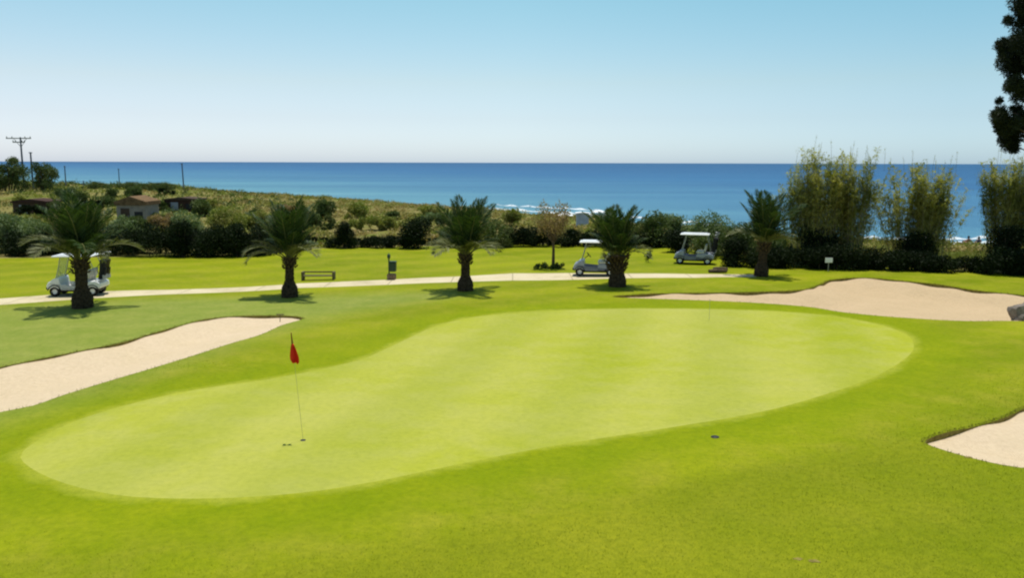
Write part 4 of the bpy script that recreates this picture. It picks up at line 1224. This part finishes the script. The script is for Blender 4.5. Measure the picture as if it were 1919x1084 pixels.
for i, (px, py, L, rz) in enumerate([(1345, 512, 1.0, .1), (1350, 508, .8, -.25)]):
    e = MB().tube([(-L / 2, 0, .10), (-L / 4, .02, .11), (L / 4, -.02, .12), (L / 2, 0, .10)], [.10, .115, .11, .09], 10).build('log', M['bark'])
    e.location = G(px, py); e.rotation_euler = (0, 0, rz)
    tag(e, ['longer dark log lying on the grass beside the cart path', 'shorter dark log behind the longer one near the last palm'][i], 'log', 'logs by the cart path')

p = AT(1553, 488, 47.55); z0 = float(H(p.x, 47.55)); e = empty('sign', (p.x, 47.55, z0)); tag(e, 'small blank white sign in front of the dark hedge', 'sign')
MB().tube([(0, 0, -.05), (0, 0, p.z - z0)], .02, 8).build('post', M['metal'], e)
MB().box((0, -.03, p.z - z0), (.42, .02, .27), bev=.004).build('panel', M['white'], e)

# ------------------------------------------------------------------ flagsticks, cups, small marks
p = G(568, 826); top = AT(546, 628, p.y - .02)
e = empty('flagstick', p); tag(e, 'leaning flagstick with a limp red flag in the near left of the green', 'flagstick')
d = (top - p)
MB().tube([d * -.04, d], [.004, .0035], 8).build('pole', M['lemon'], e)
MB().lathe([(.001, .03), (.008, .02), (.013, 0), (.008, -.02), (.001, -.03)], c=d + Vector((0, 0, .02)), n=10).build('finial', M['reddark'], e)
fl = []; ff = []; nu, nv = 10, 16
dn = d.normalized()
MB().tube([d - dn * .24, d - dn * .002], [.020, .011], 8).build('sleeve', M['reddark'], e)
for j in range(nv + 1):
    t = j / nv; c = d - dn * (.20 + .40 * t)
    wd = .05 + .16 * min(1, max(0, t) * 1.5) ** .8
    if t > .9: wd *= 1 - (t - .9) * 3
    for i in range(nu + 1):
        u = i / nu
        x = (u - .42) * wd; y = .035 * math.sin(u * 9.5 + t * 2) * (.4 + t)
        fl.append(c + Vector((x, y - .01, -.03 * u * t)))
    if j:
        for i in range(nu):
            b = (j - 1) * (nu + 1) + i; ff.append((b, b + 1, b + nu + 2, b + nu + 1))
mb = MB(); mb.add(fl, ff, True)
fo = mb.build('flag', M['red'], e)
sm = fo.modifiers.new('thick', 'SOLIDIFY'); sm.thickness = .004
cup = MB().lathe([(.054, .004), (.060, .006), (.060, -.1), (.054, -.1), (.054, .004)], n=20).lathe([(.054, .0035), (.001, .0035)], n=20).build('hole_cup', M['black'])
cup.location = p; tag(cup, 'dark hole cup at the foot of the leaning flagstick', 'hole cup')
p2 = G(1329, 600); e = empty('practice_pin', p2); tag(e, 'thin short pin without a flag near the far edge of the green', 'practice pin')
MB().tube([(0, 0, -.05), (0, 0, .80)], [.006, .005], 6).build('pole', M['metal'], e)
MB().lathe([(.001, 0), (.018, .0), (.018, .03), (.001, .035)], c=(0, 0, .78), n=8).build('knob', M['metal'], e)

sp = G(1340, 820)
o = MB().lathe([(.001, .022), (.05, .022), (.085, .014), (.095, 0), (.1, -.05)], n=20).build('sprinkler_head', M['black']); o.location = sp
tag(o, 'round black sprinkler head set in the turf right of the green', 'sprinkler')
def divot(px, py, R, label, seed):
    rr = random.Random(seed); p = G(px, py); n = 16
    vs = [(0, 0, .012)] + [(math.cos(2 * PI * k / n) * R * rr.uniform(.6, 1.2) * 1.5, math.sin(2 * PI * k / n) * R * rr.uniform(.6, 1.2), .005) for k in range(n)]
    vs += [(v[0] * 1.1, v[1] * 1.1, -.02) for v in vs[1:]]
    fs = [(0, 1 + k, 1 + (k + 1) % n) for k in range(n)] + [(1 + k, 1 + n + k, 1 + n + (k + 1) % n, 1 + (k + 1) % n) for k in range(n)]
    o = MB().add(vs, fs).build('divot', M['lip']); o.location = p; tag(o, label, 'divot', 'divots in the grass')
divot(1496, 1049, .05, 'left one of the two small divots in the near right grass', 2)
divot(1526, 1053, .06, 'right one of the two small divots in the near right grass', 3)
divot(1815, 858, .06, 'small dark tuft on the near edge of the right bunker', 4)
# (rock and rake)
# rock at the right bunker, rake by left bunker
def rock(px, py, sx, sy, sz, label, seed):
    import bmesh
    bm = bmesh.new(); bmesh.ops.create_icosphere(bm, subdivisions=3, radius=1)
    for v in bm.verts:
        n = mnoise.noise(v.co * 1.3 + Vector((seed, 0, 0))) * .35 + mnoise.noise(v.co * 3.5) * .12
        v.co *= 1 + n; v.co.x *= sx; v.co.y *= sy; v.co.z *= sz
    me = bpy.data.meshes.new('rock'); bm.to_mesh(me); bm.free()
    o = link('rock', me, M['rock']); o.location = G(px, py) + Vector((0, 0, sz * .25)); tag(o, label, 'rock')
rock(1922, 599, .62, .5, .55, 'grey brown rock on the edge of the far right bunker', 3)
e = empty('bunker_rake', G(524, 599)); tag(e, 'small rake standing at the tip of the left bunker', 'rake')
MB().tube([(0, 0, -.4), (.03, 0, .18)], .014, 6).build('handle', M['woodd'], e)
rk = MB().box((.03, 0, .18), (.30, .035, .035), bev=.005)
for k in range(7): rk.tube([(-.10 + k * .043, 0, .18), (-.10 + k * .043, -.01, .25)], .006, 5)
rk.build('rake_head', M['woodd'], e)

# ------------------------------------------------------------------ huts on the slope
def hut(px0, px1, Y, toppy, label, wallm, roofm, depth=3.0, rise=.25, sidem=None, rz=0):
    a = AT(px0, toppy, Y); b = AT(px1, toppy, Y); w = b.x - a.x; cxx = (a.x + b.x) / 2
    zb = float(min(H(a.x, Y), H(b.x, Y))) - .3; h = a.z - zb - rise
    e = empty('hut', (cxx, Y + depth / 2, zb), rz); tag(e, label, 'hut', 'low huts on the slope')
    MB().box((0, 0, h / 2), (w - .3, depth - .3, h), bev=.02).build('wall', sidem or wallm, e)
    mb = MB(); mb.prism([(-w / 2, h), (w / 2, h), (w / 2, h + rise * .4), (0, h + rise), (-w / 2, h + rise * .4)], -depth / 2, depth / 2)
    mb.build('roof', roofm, e)
    if w < 2: return e
    d = MB().box((-w * .18, -depth / 2 + .14, h * .5), (.8, .05, h * .72), bev=.01).build('door', M['brownwall'] if wallm is not M['brownwall'] else M['grey'], e)
    MB().tube([(-w * .18 + .3, -depth / 2 + .09, h * .48), (-w * .18 + .3, -depth / 2 + .09, h * .56)], .02, 6).build('handle', M['metal'], d)
    f = MB().box((w * .24, -depth / 2 + .14, h * .58), (.75, .05, .55), bev=.01).build('window', M['black'], e)
    MB().box((w * .24, -depth / 2 + .10, h * .58 - .31), (.9, .10, .05)).build('sill', wallm, f)
    return e
hut(212, 272, 78, 368, 'small pale hut with a rust brown roof behind the leftmost palm', M['wall'], M['rust'], depth=3.4, rise=.8)
hut(304, 370, 92, 370, 'dark brown hut with a maroon end on the slope below the thin poles', M['brownwall'], M['brownwall'], depth=3, rise=.3, sidem=M['maroon'])
hut(18, 88, 88, 373, 'maroon-roofed hut at the far left of the slope', M['brownwall'], M['maroon'], depth=3, rise=.4)
hut(1079, 1106, 97, 398, 'small white beach hut near the surf', M['canvas'], M['canvas'], depth=1.6, rise=.15, sidem=M['wallblue'])

def parasol(px, Y, toppy, label, w):
    t = AT(px, toppy, Y); g = float(H(t.x, Y)); e = empty('beach_parasol', (t.x, Y, g)); tag(e, label, 'parasol', 'white beach parasols')
    h = t.z - g
    MB().tube([(0, 0, -.1), (0, 0, h)], .025, 8).build('pole', M['metal'], e)
    n = 10; vs = [(0, 0, h)] + [(math.cos(2 * PI * k / n) * w / 2 * q, math.sin(2 * PI * k / n) * w / 2 * q, h - z) for q, z in ((.5, .13), (1, .34)) for k in range(n)]
    fs = [(0, 1 + k, 1 + (k + 1) % n) for k in range(n)] + [(1 + k, 1 + n + k, 1 + n + (k + 1) % n, 1 + (k + 1) % n) for k in range(n)]
    MB().add(vs, fs).build('canopy', M['canvas'], e)
parasol(1122, 108, 393, 'white beach parasol just left of the squat palm crown', 2.2)
parasol(1060, 116, 399, 'white beach parasol right of the brown-leaved tree crown', 2.4)

# ------------------------------------------------------------------ poles
def upole(px, Y, toppy, label, arms=False, r=.09, lean=0.0):
    t = AT(px, toppy, Y); g = float(H(t.x, Y)); e = empty('utility_pole' if arms else 'wooden_pole', (t.x, Y, g))
    tag(e, label, 'pole', None if arms else 'thin poles along the ridge')
    h = t.z - g
    if not arms:
        MB().tube([(0, 0, -.2), (lean, 0, h)], [r, r * .75], 8).build('post', M['pole'], e)
        MB().box((lean, 0, h - .08), (r * 2.6, r * 2.6, .10), bev=.02).build('cap', M['pole'], e)
    else:
        MB().tube([(0, 0, -.2), (0, 0, h)], [r, r * .7], 10).build('post', M['pole'], e)
        for z, w in ((h - .15, 3.3), (h - .65, 1.6)):
            a = MB().box((-.25, 0, z), (w, .12, .14), bev=.02).build('crossarm', M['greyarm'], e)
            for s in (-1, -.55, .55, 1):
                MB().lathe([(.03, 0), (.07, .04), (.04, .09), (.07, .13), (.02, .2)], c=(-.25 + s * w * .47, 0, z + .06), n=10).build('insulator', M['wall'], a)
        MB().tube([(0, 0, h - 1.3), (-.9, 0, h - .2)], .03, 6).tube([(0, 0, h - 1.3), (.8, 0, h - .2)], .03, 6).build('brace', M['pole'], e)
    return e
upole(38, 114, 257, 'utility pole with crossarms above the bushy trees at upper left', True, r=.14)
upole(57, 113, 285, 'short pole stub standing between the two bushy ridge trees', r=.13)
upole(121, 132, 311, 'thin pole beside the bushy trees against the sea', r=.10)
upole(222, 132, 316, 'thin pole above the flat-topped hedge', r=.08)
upole(342, 132, 306, 'tallest thin pole, right of the flat-topped hedge', r=.11, lean=-.1)
upole(156, 130, 339, 'short pale post at the left end of the flat-topped hedge', r=.10)

# ------------------------------------------------------------------ bathers sitting on the beach
def person(loc, rz, label, cloth):
    e = empty('person', loc, rz); tag(e, label, 'person', 'people on the beach')
    # seated on the sand, knees up, facing +Y
    J = {'pel': (0, 0, .13), 'sp': (0, -.06, .33), 'ch': (0, -.08, .50), 'nk': (0, -.06, .64), 'hd': (0, -.04, .74), 'hd2': (0, -.03, .84)}
    R = {'pel': .15, 'sp': .115, 'ch': .15, 'nk': .052, 'hd': .085, 'hd2': .07}
    E_ = [('pel', 'sp'), ('sp', 'ch'), ('ch', 'nk'), ('nk', 'hd'), ('hd', 'hd2')]
    for s, q in ((-1, 'l'), (1, 'r')):
        J.update({'sh' + q: (s * .18, -.08, .56), 'el' + q: (s * .27, .08, .38), 'wr' + q: (s * .15, .30, .42), 'ha' + q: (s * .09, .37, .43),
                  'hp' + q: (s * .10, .06, .11), 'kn' + q: (s * .13, .42, .42), 'an' + q: (s * .12, .64, .07), 'to' + q: (s * .12, .82, .04)})
        R.update({'sh' + q: .055, 'el' + q: .042, 'wr' + q: .027, 'ha' + q: .035, 'hp' + q: .095, 'kn' + q: .06, 'an' + q: .04, 'to' + q: .025})
        E_ += [('ch', 'sh' + q), ('sh' + q, 'el' + q), ('el' + q, 'wr' + q), ('wr' + q, 'ha' + q), ('pel', 'hp' + q), ('hp' + q, 'kn' + q), ('kn' + q, 'an' + q), ('an' + q, 'to' + q)]
        for k in range(4):
            J['f%d' % k + q] = (s * (.06 + .018 * k - .03), .43 - .006 * abs(k - 1), .42 - .01 * k); R['f%d' % k + q] = .009; E_.append(('ha' + q, 'f%d' % k + q))
        J['th' + q] = (s * .06, .38, .46); R['th' + q] = .010; E_.append(('ha' + q, 'th' + q))
    ks = list(J); me = bpy.data.meshes.new('body'); me.from_pydata([J[k] for k in ks], [(ks.index(a), ks.index(b)) for a, b in E_], [])
    o = link('body', me, M['skin'], e)
    sk = o.modifiers.new('skin', 'SKIN'); 
    if not me.skin_vertices: 
        bpy.context.view_layer.objects.active = o
    sv = me.skin_vertices[0].data if me.skin_vertices else None
    if sv:
        for i, k in enumerate(ks): sv[i].radius = (R[k], R[k])
        sv[0].use_root = True
    ss = o.modifiers.new('sub', 'SUBSURF'); ss.levels = 1; ss.render_levels = 1
    hr = MB().lathe([(.001, .115), (.06, .10), (.098, .04), (.10, -.02), (.085, -.08), (.06, -.10)], c=(0, -.055, .80), n=16).build('hair', M['hair'], e)
    MB().lathe([(.15, 0), (.158, .05), (.15, .14), (.132, .18)], c=(0, -.03, .06), n=18).build('swim_shorts', cloth, e)
    MB().lathe([(.148, 0), (.165, .06), (.16, .13), (.12, .19)], c=(0, -.08, .38), n=18).build('swim_top', cloth, e)
    return e
person(XY(1826, 79), .3, 'seated bather in plum swimwear, left one of the pair on the beach', M['swimr'])
person(XY(1846, 78), -.2, 'seated bather in navy swimwear, right one of the pair on the beach', M['swimb'])

# ------------------------------------------------------------------ light
EL, AZ = math.radians(80), math.radians(25)     # azimuth from +Y towards +X
sun = bpy.data.lights.new('sun', 'SUN'); sun.energy = 4.6; sun.angle = math.radians(.53); sun.color = (1, .955, .88)
so = bpy.data.objects.new('sun', sun); COL.objects.link(so)
sd = Vector((math.cos(EL) * math.sin(AZ), math.cos(EL) * math.cos(AZ), math.sin(EL)))
so.rotation_euler = sd.to_track_quat('Z', 'Y').to_euler(); so.location = (20, 40, 60)
W = bpy.data.worlds.new('World'); S.world = W; W.use_nodes = True
nt = W.node_tree; bg = nt.nodes['Background']
sky = nt.nodes.new('ShaderNodeTexSky'); sky.sky_type = 'NISHITA'; sky.sun_disc = False
sky.sun_elevation = EL; sky.sun_rotation = AZ; sky.altitude = 0; sky.air_density = 1.0; sky.dust_density = 0.6; sky.ozone_density = 1.6
# grade of the clear seaside sky with elevation: milky at the horizon, cyan above, paler towards the left
tc = nt.nodes.new('ShaderNodeTexCoord'); sx_ = nt.nodes.new('ShaderNodeSeparateXYZ'); nt.links.new(tc.outputs['Generated'], sx_.inputs[0])
grade = ramp(nt, mathn(nt, 'MAXIMUM', sx_.outputs[2], 0.0), [(0, (.65, .80, 1.12)), (.05, (.635, .68, .80)), (.09, (.665, .685, .68)), (.175, (.58, .735, .655)), (.6, (.5, .6, .55))])
side = ramp(nt, mathn(nt, 'ADD', mathn(nt, 'MULTIPLY', sx_.outputs[0], .8), .5), [(.1, (1.12, 1.04, 1.04)), (.5, (1, 1, 1)), (.86, (.76, .86, .90)), (1, (.74, .84, .88))])
g2 = mixc(nt, 1.0, grade, side, 'MULTIPLY')
g3 = mixc(nt, 1.0, g2, (2.0, 2.0, 2.0), 'MULTIPLY')
fin_ = mixc(nt, 1.0, sky.outputs[0], g3, 'MULTIPLY')
nt.links.new(fin_, bg.inputs[0]); bg.inputs[1].default_value = .10

S.view_settings.view_transform = 'Standard'; S.view_settings.look = 'None'
S.view_settings.exposure = 0.0; S.view_settings.gamma = 1.0
S.cycles.max_bounces = 6; S.cycles.transparent_max_bounces = 8; S.cycles.diffuse_bounces = 3
S.cycles.use_denoising = True
S.cycles.pixel_filter_type = 'BLACKMAN_HARRIS'; S.cycles.filter_width = 2.2
